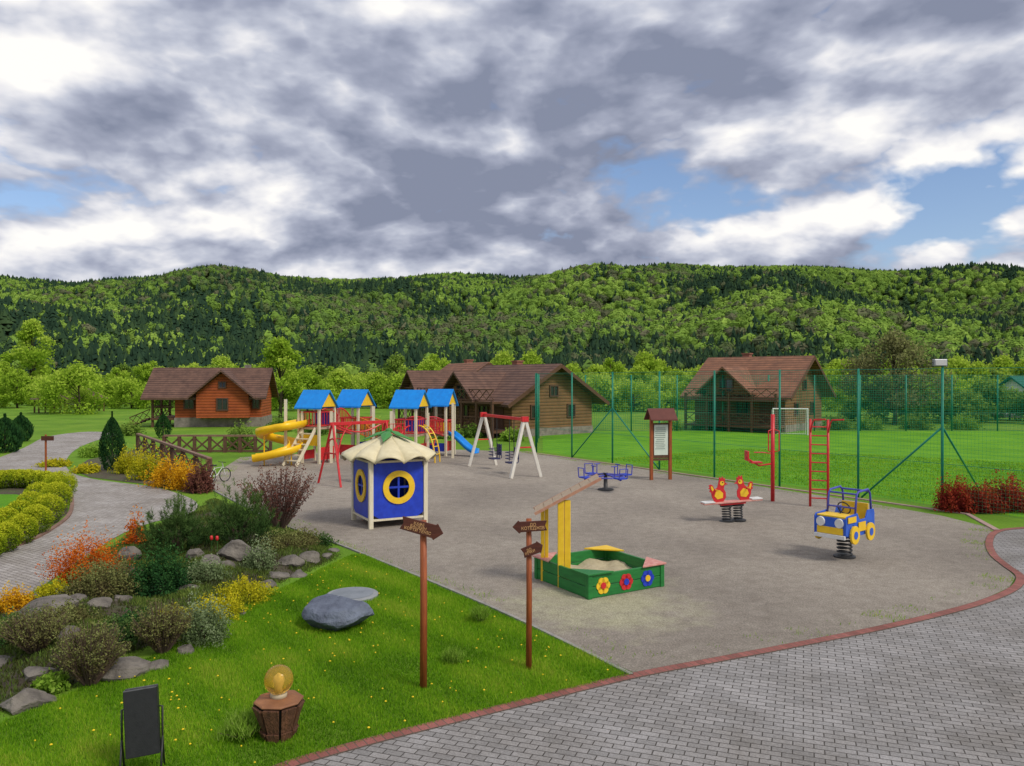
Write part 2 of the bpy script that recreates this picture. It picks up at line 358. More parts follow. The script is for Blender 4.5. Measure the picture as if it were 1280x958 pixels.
pfront=[(p.x,p.y) for p in (nf(.9)+Vector((.6,.4,0)),nf(-2.2)+Vector((.6,.4,0)),Vector((30,14,0)),Vector((30,30,0)),nf(.9)+Vector((9,6,0)))]
blades('pitch_edge_grass',pfront,120000,.03,.08,.012,GRASS,'short bright green grass on the near part of the football pitch',.1)
blades('gravel_edge_grass',GPOLY,500000,.015,.05,.005,GRASS,'thin green grass creeping into the edges of the gravel',.0,None,.66,.55)
DAND=mat('dandelion_yellow',(.85,.6,.01),None,20,.7)
A=np.array(LAWN); P=rng.uniform(A.min(0),A.max(0),(5200,2)); P=P[sdist(P,LAWN)>.1]; k=.5+.5*np.sin(P[:,0]*2.2+1)*np.sin(P[:,1]*1.9); P=P[rng.random(len(P))<.03+.13*k**2]
mb=MB()
for x,y in P:
    r=rnd.uniform(.008,.017); z=rnd.uniform(.045,.075); mb.lathe([(r*.4,z-.008),(r,z),(r*.5,z+.008)],7,(x,y,0))
tag(mb.build('dandelion_flowers',DAND),'yellow dandelion heads dotted over the foreground lawn','flowers',None,'stuff')
# ================================================================ hills and forest
def hz(X,Y):
    X=np.asarray(X,float); Y=np.asarray(Y,float)
    r=np.interp(Y,[185,250,330,450,600,720,800,1000],[-1,4,14,40,78,102,101,62])
    pxe=640+X*F/720
    sk=np.interp(pxe,[-400,0,60,130,300,430,560,640,760,830,1000,1120,1200,1280,1700],[348,340,345,352,340,347,340,346,333,324,331,338,343,350,376])
    fac=(475-sk)/143.
    t=np.clip((Y-230)/200,0,1)
    n=t*(8*np.sin(X/47+Y/90)+5*np.sin(X/23-Y/60+2)+10*np.sin(X/95+Y/40+1)*np.sin(Y/70))*np.clip((730-Y)/200,.1,1)
    left=25*np.exp(-(((X+235)/80)**2+((Y-320)/70)**2))
    return r*fac+n+left
HM=mat('hill_floor',(.05,.08,.02),(.025,.045,.015),.05,.95)
nx,ny=90,50
X,Y=np.meshgrid(np.linspace(-900,900,nx),np.linspace(183,1000,ny))
me=bpy.data.meshes.new('hills'); me.from_pydata(np.column_stack([X.ravel(),Y.ravel(),hz(X,Y).ravel()]).tolist(),[],[(j*nx+i,j*nx+i+1,(j+1)*nx+i+1,(j+1)*nx+i) for j in range(ny-1) for i in range(nx-1)])
me.materials.append(HM); o=bpy.data.objects.new('hills',me); COL.objects.link(o); o['kind']='structure'
def ico(sub):
    b=bmesh.new(); bmesh.ops.create_icosphere(b,subdivisions=sub,radius=1); T=np.array([[list(v.co) for v in f.verts] for f in b.faces]); b.free(); return T
def decid_t(seed):
    r=np.random.default_rng(seed); T=ico(1); V=T.reshape(-1,3)*.9
    s=1+.14*np.sin(V[:,0]*5+seed)*np.sin(V[:,1]*5+1)+.14*np.sin(V[:,2]*6+V[:,0]*3+seed*2)
    V=V*s[:,None]; T=V.reshape(-1,3,3)
    n=90; d=r.normal(size=(n,3)); d[:,2]=np.abs(d[:,2])*1.1-.25; d/=np.linalg.norm(d,axis=1,keepdims=True); C=d*r.uniform(.8,1.05,(n,1))
    a=np.cross(d,r.normal(size=(n,3))); a/=np.linalg.norm(a,axis=1,keepdims=True); b_=np.cross(d,a); a=a*.17+d*r.normal(0,.05,(n,1)); b_=b_*.17+d*r.normal(0,.05,(n,1))
    L=np.stack([C+a,C+b_,C-a],1); T=np.concatenate([T,L]); T=T*np.array([.42,.42,.42])+np.array([0,0,.55]); return T
def conif_t(seed):
    r=np.random.default_rng(seed); out=[]
    for k in range(6):
        zt=1-.145*k; zb=zt-.26 if k<5 else .08; R=.06+.045*k
        n=9; a=np.sort(r.uniform(0,2*PI,n)); rr=R*r.uniform(.65,1.4,n); zz=zb+r.uniform(-.05,.05,n)
        rim=np.stack([rr*np.cos(a),rr*np.sin(a),zz],1)
        for i in range(n): out.append([[0,0,zt],rim[i],rim[(i+1)%n]])
    return np.array(out)
DT=[decid_t(i) for i in range(4)]; CT=[conif_t(i+10) for i in range(4)]
FOR=leafmat('forest_leaf',[(.022,.046,.028),(.032,.064,.035),(.055,.095,.035),(.13,.13,.075),(.10,.175,.04),(.165,.275,.045),(.25,.37,.065)],0,0)
NT=33000
u=rng.random(NT); Yt=225+ (745-225)*u**.8; Xt=(rng.uniform(-.74,.74,NT))*Yt
Zt=hz(Xt,Yt)
pat=np.sin(Xt/70+np.sin(Yt/60)*1.8)+np.sin(Yt/52+Xt/95+1.3)+.7*np.sin(Xt/27+Yt/38)+.6*np.sin(Xt/15-Yt/21)
low=np.clip((400-Yt)/130,0,1); left=np.exp(-(((Xt+250)/110)**2+((Yt-320)/110)**2))
pc=1/(1+np.exp(-( -1.35-2.2*pat+3.7*low+4.0*left)))
isC=rng.random(NT)<pc*.86+.07
hh=np.where(isC,rng.uniform(6.5,11,NT),rng.uniform(6,9.5,NT))*np.interp(Yt,[225,400,690,745],[.9,1.,.85,.6])
parts=[];vs=[]
for kind,TT in ((True,CT),(False,DT)):
    for q,T in enumerate(TT):
        ix=np.where((isC==kind)&(np.arange(NT)%4==q))[0]
        if len(ix)==0: continue
        a=rng.uniform(0,2*PI,len(ix)); ca,sa=np.cos(a),np.sin(a); s=hh[ix]; w=s*rng.uniform(.9,1.25,len(ix))*(1.45 if kind else 1)
        tx=T[None,:,:,0]*ca[:,None,None]-T[None,:,:,1]*sa[:,None,None]; ty=T[None,:,:,0]*sa[:,None,None]+T[None,:,:,1]*ca[:,None,None]
        R=np.stack([tx*w[:,None,None]+Xt[ix][:,None,None],ty*w[:,None,None]+Yt[ix][:,None,None],T[None,:,:,2]*s[:,None,None]+(Zt[ix]-1)[:,None,None]],-1)
        parts.append(R.reshape(-1,3,3).astype(np.float32))
        if kind: v0=rng.uniform(0,.3,len(ix))
        else:
            v0=np.clip(.76+.12*np.sin(Xt[ix]/55+Yt[ix]/70)+rng.normal(0,.08,len(ix)),.34,1); br=rng.random(len(ix))<.10+.14*(np.sin(Xt[ix]/60)>.3); v0[br]=rng.uniform(.4,.56,br.sum())
        vs.append((v0[:,None]+rng.normal(0,.025,(len(ix),T.shape[0]))).ravel())
o=quad_obj('hillside_forest',np.concatenate(parts),np.clip(np.concatenate(vs),0,1),FOR,None,3)
tag(o,'mixed wood of dark spruces and fresh green trees covering the hills','forest',None,'stuff')
# ================================================================ trees
def tree_proto(name,label,cat,h,cw,nl,leaf,m,seed,group=None,clumps=26,base=.25,trunk=.05,fill=1.):
    r=np.random.default_rng(seed); rr=random.Random(seed); t=thing(name,label,cat,(0,0,0),0,group)
    mb=MB(); pts=[(0,0,-.05),(.02*h,0,.3*h),(-.01*h,.01*h,.6*h),(0,0,.88*h)]; mb.tube(pts,[trunk*h*.5,trunk*h*.36,trunk*h*.2,trunk*h*.05],8)
    cs=[];rs=[]
    for k in range(clumps):
        a=rr.uniform(0,2*PI); z=rr.uniform(base,.93); prof=math.sin(min(1,(z-base)/(1-base)*1.05+.12)*PI)**.6
        if base<.12: prof=max(prof,.8) if z<.5 else prof
        R=cw/2*prof*rr.uniform(.35,.95); c=(R*math.cos(a),R*math.sin(a),z*h); cs.append(c); rs.append(cw*rr.uniform(.11,.2)*fill)
        z0=max(.15,z-.28)*h; mb.tube([(0,0,z0),(c[0]*.5,c[1]*.5,(z0+c[2])/2+.02*h),c],[trunk*h*.13,trunk*h*.08,trunk*h*.02],5)
    mb.build('trunk',BARK,t,True)
    cs=np.array(cs); rs=np.array(rs); i=r.integers(0,clumps,nl); d=r.normal(size=(nl,3)); d/=np.linalg.norm(d,axis=1,keepdims=True)
    C=cs[i]+d*(rs[i]*r.uniform(.35,1.15,nl))[:,None]*np.array([1,1,.8])
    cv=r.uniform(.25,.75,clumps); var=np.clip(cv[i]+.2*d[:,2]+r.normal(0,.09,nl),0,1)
    quad_obj('crown',rq(C,leaf,.7),var,m,t); return t
LIME=leafmat('lime_leaf',[(.16,.27,.025),(.27,.42,.035),(.38,.54,.055),(.48,.60,.09)],.4,.3)
MIDG=leafmat('mid_leaf',[(.07,.13,.025),(.12,.21,.035),(.19,.30,.05),(.27,.38,.07)],.3,.3)
BRNG=leafmat('brown_green_leaf',[(.11,.11,.055),(.18,.18,.08),(.25,.25,.10),(.27,.31,.10)],.3,.2)
BG='light green trees in the belt at the foot of the hills'; BLb='light green leafy tree in the belt at the foot of the wooded hills'
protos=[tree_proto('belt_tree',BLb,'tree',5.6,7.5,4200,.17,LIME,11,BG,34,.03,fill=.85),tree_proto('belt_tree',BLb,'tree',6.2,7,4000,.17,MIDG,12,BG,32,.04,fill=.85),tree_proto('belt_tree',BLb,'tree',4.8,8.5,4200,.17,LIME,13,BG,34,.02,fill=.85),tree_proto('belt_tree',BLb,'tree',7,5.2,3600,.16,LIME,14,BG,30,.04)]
used=[False]*4
def place_belt(x,y,s,k):
    if not used[k]:
        used[k]=True; protos[k].location=(x,y,0); protos[k].scale=(s,s,s); return
    dup(protos[k],(x,y,0),rnd.uniform(0,6),(s*1.15,s*1.15,s*rnd.uniform(.85,1.2)))
for i in range(128):
    px=-60+i*11.1+rnd.uniform(-9,9); D=[98,116,138,160][i%4]+rnd.uniform(-7,7); s=rnd.uniform(.78,1.06)*(D/112)**.8
    if px<180: s*=.84
    place_belt(XD(px,D),D,s,rnd.choice([0,0,2,2,0,2,0,3,1]))
GH='trees closing the lawn behind the right hand net fence'; GL='dense low green tree closing the lawn behind the right hand net fence'
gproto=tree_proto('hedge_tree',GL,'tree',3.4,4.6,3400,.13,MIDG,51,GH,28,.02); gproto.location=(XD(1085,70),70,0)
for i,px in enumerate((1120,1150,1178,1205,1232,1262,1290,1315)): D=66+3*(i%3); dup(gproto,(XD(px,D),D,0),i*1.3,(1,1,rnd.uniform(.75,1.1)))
def single(proto_kw,px,D,s=1):
    t=tree_proto(**proto_kw); t.location=(XD(px,D),D,0); t.scale=(s,s,s); return t
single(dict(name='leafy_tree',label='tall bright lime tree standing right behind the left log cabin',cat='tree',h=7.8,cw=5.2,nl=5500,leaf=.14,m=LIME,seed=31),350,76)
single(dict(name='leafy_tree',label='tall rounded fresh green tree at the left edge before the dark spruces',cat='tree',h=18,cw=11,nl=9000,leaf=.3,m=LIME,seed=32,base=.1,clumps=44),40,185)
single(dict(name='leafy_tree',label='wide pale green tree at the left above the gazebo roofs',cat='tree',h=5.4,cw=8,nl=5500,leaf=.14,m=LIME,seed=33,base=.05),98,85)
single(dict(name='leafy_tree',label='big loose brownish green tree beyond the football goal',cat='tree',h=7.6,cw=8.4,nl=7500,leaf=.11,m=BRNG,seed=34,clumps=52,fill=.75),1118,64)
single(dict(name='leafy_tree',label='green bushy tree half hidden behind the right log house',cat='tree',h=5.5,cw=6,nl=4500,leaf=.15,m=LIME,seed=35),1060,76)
# ================================================================ houses
def window(root,face,u,z,w,h,off,fm=None):
    if face=='f': M=frame((u,-off,z),(1,0,0),(0,0,1))
    elif face=='r': M=frame((off,u,z),(0,1,0),(0,0,1))
    else: M=frame((-off,u,z),(0,-1,0),(0,0,1))
    b=MB(); t=.09
    b.box((0,h/2,.03),(w+t,t,.1),M).box((0,-h/2,.03),(w+t,t,.1),M).box((-w/2,0,.03),(t,h-t,.096),M).box((w/2,0,.03),(t,h-t,.096),M).box((0,0,.02),(.05,h-t,.07),M)
    f=b.build('window',fm or WHT,root); MB().box((0,0,.004),(w-.02,h-.02,.03),M).build('pane',GLASSD,f); return f
def vroof(W,D,z,rise,oh,ohx,th=.16,M=None):
    s=rise/(D/2); y=D/2+oh; ze=z-s*oh; poly=[(-y,ze),(0,z+rise),(y,ze),(y,ze+th),(0,z+rise+th*1.15),(-y,ze+th)]
    F_=Matrix(((0,0,1,0),(1,0,0,0),(0,1,0,0),(0,0,0,1)))
    b=MB(); b.prism(poly,W+2*ohx,(M@F_) if M is not None else F_,-(W/2+ohx)); return b
def pent(W,D,z0,z,rise,M=None):
    F_=Matrix(((0,0,1,0),(1,0,0,0),(0,1,0,0),(0,0,0,1)))
    return MB().prism([(-D/2,z0),(D/2,z0),(D/2,z),(0,z+rise),(-D/2,z)],W,(M@F_) if M is not None else F_,-W/2)
def railing(root,p,q,h,n,m,name='railing',cross=True,w=.07):
    p=Vector(p);q=Vector(q); b=MB(); up=Vector((0,0,h))
    b.bar(p+up,q+up,w,w); b.bar(p+up*.12,q+up*.12,w*.8,w*.8)
    for i in range(n):
        a=p.lerp(q,i/n); c=p.lerp(q,(i+1)/n)
        if cross: b.bar(a+up*.16,c+up*.94,w*.6,w*.6); b.bar(a+up*.94+Vector((.01,.02,0)),c+up*.16+Vector((.01,.02,0)),w*.6,w*.55)
        else: b.bar(a+up*.1,a+up,w*.6,w*.6)
    return b.build(name,m,root)
DKF=mat('window_frame_brown',(.10,.05,.03),(.07,.035,.02),5,.6)
def left_cabin():
    D0=61.; t=thing('log_cabin','orange red log cabin with brown gabled roof and side porch at left','house',(XD(264,D0),D0+3,0),math.radians(8))
    L,Dp,zf,ze,rise=6.6,5.0,.75,2.7,1.8
    MB().box((0,0,zf/2),(L,Dp,zf)).build('foundation',STBASE,t)
    pent(L-.1,Dp-.1,zf,ze,rise).build('wall',LOGR,t)
    r=vroof(L+1.9,Dp,ze,rise,.75,.4).build('roof',RF1,t); r.location.x=-.9
    Mx=Matrix.Translation((.5,-1.35,0))@Matrix.Rotation(PI/2,4,'Z')
    pent(4.0,3.9,zf,ze-.05,1.62,Mx).build('gable_wall',LOGR,t); vroof(4.2,3.9,ze-.05,1.66,.5,.45,.15,Mx).build('gable_roof',RF1,t)
    MB().box((1.6,1.,4.5),(.45,.45,.9)).build('chimney',STBASE,t)
    window(t,'f',.5,1.8,.8,.9,3.35,DKF); window(t,'f',2.85,1.9,.5,.9,2.46,DKF); window(t,'f',-2.2,1.9,.7,.9,2.46,DKF); window(t,'f',.5,3.3,.5,.45,3.35,DKF)
    MB().box((-4.2,0,zf-.1),(1.7,Dp,.18)).build('porch_deck',BRW,t)
    for y in (-2.3,0,2.3):
        MB().bar((-4.95,y,0),(-4.95,y,ze+.1),.16).build('porch_post',BRW,t)
    railing(t,(-4.95,-2.35,zf),(-4.95,2.35,zf),.85,5,BRW); railing(t,(-4.95,-2.4,zf),(-3.4,-2.4,zf),.85,2,BRW)
    b=MB()
    for k in range(5): b.box((-5.4-.3*k,-1.5,zf-.1-.13*k),(.3,1.2,.08))
    b.build('stair',BRW,t); railing(t,(-5.2,-2.15,zf-.1),(-6.7,-2.15,0),.75,3,BRW,'stair_railing')
left_cabin()
def big_house(name_label,loc,rz,L,Dp,zf,ze,rise,wallm,roofm,balcony=True,dormer=True,roof2=None):
    t=thing('log_house',name_label,'house',loc,rz)
    MB().box((0,0,zf/2),(L,Dp,zf)).build('foundation',STBASE,t)
    pent(L-.1,Dp-.1,zf,ze,rise).build('wall',wallm,t)
    r=vroof(L,Dp,ze,rise,.9,.7).build('roof',roofm,t)
    MB().box((-1.2,.6,ze+rise+.05),(.55,.55,.7)).box((-1.2,.6,ze+rise+.44),(.68,.68,.09)).build('chimney',mat('brick_chimney',(.3,.12,.08),None,6,.8),r)
    sl=rise/(Dp/2)
    for s in (-1,1): MB().bar((L/2+.72,s*(Dp/2+.9),ze-sl*.9+.02),(L/2+.72,s*.03,ze+rise+.02),.05,.24).build('barge_board',BRW,t)
    window(t,'r',-1.7,zf+1.1,.7,.85,L/2-.05,DKF); window(t,'r',1.6,zf+1.1,.7,.85,L/2-.05,DKF); window(t,'r',0,ze+.45,.7,.7,L/2-.05,DKF)
    for u in (-L*.28,L*.05): window(t,'f',u,zf+1.1,.9,1.0,Dp/2-.05,DKF)
    MB().box((L*.3,-Dp/2+.02,zf+1.0),(.95,.08,1.95)).build('door',BRW,t)
    if dormer:
        Mx=Matrix.Translation((dormer,-Dp/2+.6,0))@Matrix.Rotation(PI/2,4,'Z')
        pent(3.4,3.2,ze-.3,ze+.2,1.35,Mx).build('dormer_wall',wallm,t); vroof(3.6,3.2,ze+.2,1.4,.5,.6,.14,Mx).build('dormer_roof',roof2 or roofm,t)
        window(t,'f',dormer,ze+.4,1.0,.9,Dp/2+1.1,DKF)
    if balcony:
        y0=-Dp/2-1.6
        MB().box((0,-Dp/2-.8,zf+1.75),(L,1.6,.14)).build('balcony_floor',BRW,t)
        MB().box((0,-Dp/2-.8,zf-.1),(L,1.6,.14)).build('porch_deck',BRW,t)
        for i in range(5): MB().bar((-L/2+.1+i*(L-.2)/4,y0+.08,0),(-L/2+.1+i*(L-.2)/4,y0+.08,ze-.15),.15).build('porch_post',BRW,t)
        railing(t,(-L/2,y0+.1,zf+1.82),(L/2,y0+.1,zf+1.82),.75,9,BRW,'balcony_railing'); railing(t,(-L/2,y0+.1,zf),(L/2,y0+.1,zf),.8,9,BRW,'porch_railing')
    return t
big_house('brown roofed log house in the middle with gable toward the pitch',(.7,55.0,0),math.radians(-50),6.6,7.4,.5,2.5,2.1,LOGT,RF1,True,-.6,RF1)
big_house('reddish roofed log house standing furthest left of the two middle houses',(XD(585,64),64,0),math.radians(-62),6.4,6.6,.5,2.7,2.2,LOGT,RF2,True,-.5,RF1)
big_house('log house with orange red roof and balcony behind the football goal',(18.9,60,0),math.radians(-40),7.0,7.6,.5,2.9,2.4,LOGT,RF2,True,-.4,RF2)
t=thing('cottage','small white cottage with green roof at the right edge beyond the pitch','house',(XD(1290,78),78,0),math.radians(25)); MB().box((0,0,.15),(6.2,4.2,.3)).build('foundation',STBASE,t)
pent(6,4,.3,2.4,1.5).build('wall',WHT,t); vroof(6,4,2.4,1.5,.6,.5).build('roof',RF3,t); window(t,'f',-1.5,1.5,.9,.8,2.0,DKF); window(t,'f',1,1.5,.9,.8,2.0,DKF)
for px,D,lb in ((62,88,'small open gazebo with brown hipped roof, nearer the left edge'),(112,92,'small gazebo with brown roof, right of the other gazebo')):
    t=thing('gazebo',lb,'gazebo',(XD(px,D),D,0),.3)
    for a in range(6): MB().bar((1.5*math.cos(a*PI/3),1.5*math.sin(a*PI/3),0),(1.5*math.cos(a*PI/3),1.5*math.sin(a*PI/3),1.6),.14).build('post',BRW,t)
    MB().lathe([(2.0,1.5),(1.9,1.6),(.1,2.7)],6).build('roof',RF1,t)
# ================================================================ net fences
NETM=leafmat('green_net',[(.02,.29,.17),(.015,.26,.15)],0,0)
def net(b,p,q,z0,z1,sp,w):
    p=Vector(p);q=Vector(q); L=(q-p).length; d=(q-p).normalized(); n=int(L/sp)
    for i in range(n+1):
        a=p+d*min(L,i*sp); b.add([a+Vector((0,0,z0))-d*w/2,a+Vector((0,0,z0))+d*w/2,a+Vector((0,0,z1))+d*w/2,a+Vector((0,0,z1))-d*w/2],[(0,1,2,3)])
    for j in range(int((z1-z0)/sp)+1):
        z=z0+j*sp; b.add([p+Vector((0,0,z-w/2)),q+Vector((0,0,z-w/2)),q+Vector((0,0,z+w/2)),p+Vector((0,0,z+w/2))],[(0,1,2,3)])
HF=4.05
def netfence(label,pts,braces=(),sp=.08,w=.005,r=.038):
    t=thing('net_fence',label,'fence'); 
    for p in pts: MB().tube([(p[0],p[1],-.1),(p[0],p[1],HF)],r,8).build('post',GRNM,t,True)
    for a,c in zip(pts,pts[1:]):
        b=MB(); net(b,a,c,.05,HF-.03,sp,w); b.build('net',NETM,t,recalc=False)
        for z in (HF-.03,1.3): MB().tube([(a[0],a[1],z),(c[0],c[1],z)],.008,5).build('tension_wire',GRNM,t)
    for a,c in braces: MB().tube([a,c],.03,7).build('brace',GRNM,t,True)
    return t
st=.347
b1=nf(2*st); pA=nf(-1.0)
npst=[nf(st*k) for k in (4,3,2,1,0,-1,-2)]+[pA]+[nf(-1-st*k) for k in (1,2,3)]
netfence('tall green net fence between the gravel playground and the pitch',npst,
   [((b1.x,b1.y,2.45),nf(st)),((b1.x,b1.y,2.45),nf(3*st)),((pA.x,pA.y,2.35),nf(-2*st)+Vector((.1,0,0))),((pA.x,pA.y,2.35),(16.0,26.9,0))],.1,.0038)
netfence('tall green net fence on the left side of the pitch by the houses',[nf(4*st),Vector((1.3,43,0)),Vector((1.5,46.2,0)),Vector((1.7,49.6,0)),Vector((1.85,53,0)),Vector((2.0,56.5,0))],(),.15,.008)
netfence('tall green net fence along the far side of the pitch',[Vector((2.0+3.3*i,56.5,0)) for i in range(13)],(),.16,.012,.05)
netfence('tall green net fence on the right side of the pitch',[Vector((41.6,56.5,0))]+[Vector((41.6-3.2*i,56.5-4.4*i,0)) for i in range(1,8)],[((38.4-3.2,52.1-4.4,2.4),(33.2,45,0))],.15,.007)
t=thing('floodlight','grey floodlight on top of the net fence post at right','floodlight',(pA.x,pA.y,HF)); 
MB().tube([(0,0,0),(0,0,.08)],.03,8).build('mount',GRNM,t); 
MB().box((-.08,0,.14),(.38,.14,.2)).build('housing',GRY,t,bevel=.02); MB().box((-.08,-.075,.14),(.32,.012,.15)).build('lens',mat('lamp_lens',(.6,.6,.58),None,3,.1),t); MB().tube([(-.3,.0,.02),(-.3,0,.14),(.14,0,.14),(.14,0,.02),(-.3,0,.02)],.012,6).build('bracket',DKM,t)
g=G(988,544); t=thing('football_goal','white framed football goal with net on the pitch','goal',(g.x,g.y,0),math.radians(-12))
MB().tube([(-1.1,0,0),(-1.1,0,1.75)],.045,8).build('goal_post',WHT,t); MB().tube([(1.1,0,0),(1.1,0,1.75)],.045,8).build('goal_post',WHT,t); MB().tube([(-1.14,0,1.75),(1.14,0,1.75)],.045,8).build('crossbar',WHT,t)
b=MB()
for s in (-1.1,1.1): b.tube([(s,0,1.75),(s,.6,1.7),(s,1.0,0),(s,0,.03)],.02,6)
b.tube([(-1.1,1.0,.02),(1.1,1.0,.02)],.02,6); b.build('back_frame',WHT,t)
b=MB()
for i in range(19):
    x=-1.1+i*2.2/18; b.bar((x,.6,1.7),(x,1.0,0),.008); b.bar((x,0,1.75),(x,.6,1.7),.008)
for j in range(12): z=1.7*j/12; b.bar((-1.1,1.0-.4*j/12,z),(1.1,1.0-.4*j/12,z),.008)
b.build('net',WHT,t)
# ================================================================ playground complex
play=thing('climbing_complex','multi tower climbing complex with four blue roofs, yellow curled slide and cream posts','playground equipment',(0,0,0))
def tower(px,py,rot,w=1.15,pz=1.2,top=2.55,rise=.62):
    g=G(px,py); M=Matrix.Translation(g)@Matrix.Rotation(rot,4,'Z')
    for x in (-1,1):
        for y in (-1,1): MB().box((x*w/2,y*w/2,top/2),(.10,.10,top),M).build('post',CREAM,play)
    MB().box((0,0,pz),(w+.04,w+.04,.08),M).build('platform',LTW,play)
    r=vroof(w+.05,w+.06,top,rise,.08,.16,.06,M).build('roof',ROOFBLUE,play)
    Mx=M@Matrix(((0,0,1,0),(1,0,0,0),(0,1,0,0),(0,0,0,1)))
    for s in (-1,1): MB().prism([(-w/2-.02,top),(w/2+.02,top),(0,top+rise-.03)],.03,Mx,s*(w/2+.07)-.015).build('gable_panel',YEL,r)
    return M,w,pz
T1=tower(396,578,math.radians(-24),1.1,1.55,2.5,.68); T2=tower(444,573,math.radians(-24),1.1,1.2,2.5,.68); T3=tower(513,577,math.radians(-20),1.1,1.2,2.5,.68); T4=tower(551,569,math.radians(-20),1.0,1.0,2.5,.68)
def pr(T,x,y,z): M,w,pz=T; return M@Vector((x*w/2,y*w/2,pz+z))
SIDE={'f':((-1,-1),(1,-1)),'b':((-1,1),(1,1)),'l':((-1,-1),(-1,1)),'r':((1,-1),(1,1))}
def panel(T,side,m,h=.75,n=6,solid=False,dz=0):
    c=SIDE[side]; p=pr(T,c[0][0],c[0][1],dz); q=pr(T,c[1][0],c[1][1],dz); b=MB(); up=Vector((0,0,h))
    if solid: b.bar(p+up*.55,q+up*.55,.03,h*.8)
    else:
        b.tube([p+up,q+up],.03,6); b.tube([p+up*.15,q+up*.15],.03,6)
        for i in range(1,n): a=p.lerp(q,i/n); b.tube([a+up*.15,a+up],.02,5)
    b.build('guard_panel' if solid else 'guard_rail',m,play)
for T in (T1,T2,T3,T4):
    for sd_ in 'fblr': panel(T,sd_,RED,.72,6)
for T,s_,m_,h_,dz in ((T1,'f',YEL,.6,-.85),(T1,'r',RED,.7,-1.5),(T1,'b',BLUE,.7,0),(T2,'b',YEL,.7,0),(T2,'r',BLUE,.6,-.95),(T2,'f',RED,.45,-.95),(T3,'b',BLUE,.7,0),(T3,'f',YEL,.5,-1.0),(T3,'r',RED,.6,-.95),(T4,'b',YEL,.6,0),(T4,'r',RED,.6,-.85),(T3,'l',RED,.6,-.9),(T4,'f',BLUE,.5,-.85),(T2,'l',RED,.5,-1.1),(T1,'l',RED,.5,-1.5)): panel(T,s_,m_,h_,6,True,dz)
def bridge(Ta,Tb,sag,m,arch=False):
    ca=pr(Ta,0,0,0); cb=pr(Tb,0,0,0); d0=(cb-ca); d0.z=0; d0.normalize(); nn=Vector((-d0.y,d0.x,0))*.42
    a0=ca+d0*.62-nn;a1=ca+d0*.62+nn;b0=cb-d0*.62-nn;b1_=cb-d0*.62+nn; n=12; d=MB()
    for i in range(n):
        s=(i+.5)/n; z=-sag*math.sin(PI*s); p=a0.lerp(b0,s); q=a1.lerp(b1_,s); p.z+=z;q.z+=z; d.bar(p,q,.17,.04)
    d.build('bridge_deck',LTW,play)
    for p0,q0 in ((a0,b0),(a1,b1_)):
        b=MB(); T=[];B=[]
        for i in range(n+1):
            s=i/n; z=-sag*math.sin(PI*s); p=p0.lerp(q0,s); B.append(p+Vector((0,0,z))); T.append(p+Vector((0,0,z+.75+(.25*math.sin(PI*s) if arch else 0))))
        b.tube(T,.03,6); b.tube(B,.028,6)
        for i in range(1,n): b.tube([B[i],T[i]],.018,5)
        b.build('bridge_rail',m,play)
ORP=mat('orange_rail_paint',(.75,.2,.02),None,8,.5)
bridge(T1,T2,.0,RED,True); bridge(T2,T3,.2,ORP); bridge(T3,T4,-.1,RED)
def arch_ladder(T,off,depth,m,wd=.6,ang=0):
    M,w,pz=T; b=MB(); R=Matrix.Rotation(math.radians(ang),4,'Z')
    def P(x,y,z): return M@(R@Vector((x,y,z)))
    for s in (-1,1):
        b.tube([P(off+s*wd/2,-w/2-depth*math.cos(a),(pz+.45)*math.sin(a)) for a in [i/8*PI*.5 for i in range(9)]],.035,6)
    for i in range(1,7):
        a=i/7*PI*.5; b.tube([P(off-wd/2,-w/2-depth*math.cos(a),(pz+.45)*math.sin(a)),P(off+wd/2,-w/2-depth*math.cos(a),(pz+.45)*math.sin(a))],.024,6)
    b.build('arch_ladder',m,play)
arch_ladder(T2,0,1.2,RED); arch_ladder(T3,.0,1.3,RED,.5); arch_ladder(T2,0,.9,ORP,.5,90); arch_ladder(T3,0,.8,YEL,.5,90); arch_ladder(T4,0,.9,RED,.5)
b=MB(); M,w,pz=T1
for s in (-1,1): b.bar(M@Vector((s*.35,-w/2-1.3,0)),M@Vector((s*.35,-w/2,pz)),.05,.14)
for i in range(6): z=pz*(i+1)/7; y=-w/2-1.3*(1-(i+1)/7); b.bar(M@Vector((-.35,y,z)),M@Vector((.35,y,z)),.2,.04)
b.build('stair',CREAM,play)
b=MB(); p=G(478,583); b.tube([p,p+Vector((0,0,1.8)),p+Vector((.9,0.2,1.8)),p+Vector((.9,.2,0))],.035,6)
for i in range(1,6): b.tube([p+Vector((.9*i/6,.2*i/6,0)),p+Vector((.9*i/6,.2*i/6,1.8))],.014,5); b.tube([p+Vector((0,0,.3*i)),p+Vector((.9,.2,.3*i))],.014,5)
b.build('climbing_frame',RED,play)
for px,py,h in ((357,581,2.85),(378,579,2.3),(414,579,2.3),(467,577,2.5),(489,579,2.3),(535,577,2.2),(566,573,2.6)):
    g=G(px,py); MB().box((g.x,g.y,h/2),(.11,.11,h)).build('post',CREAM,play)
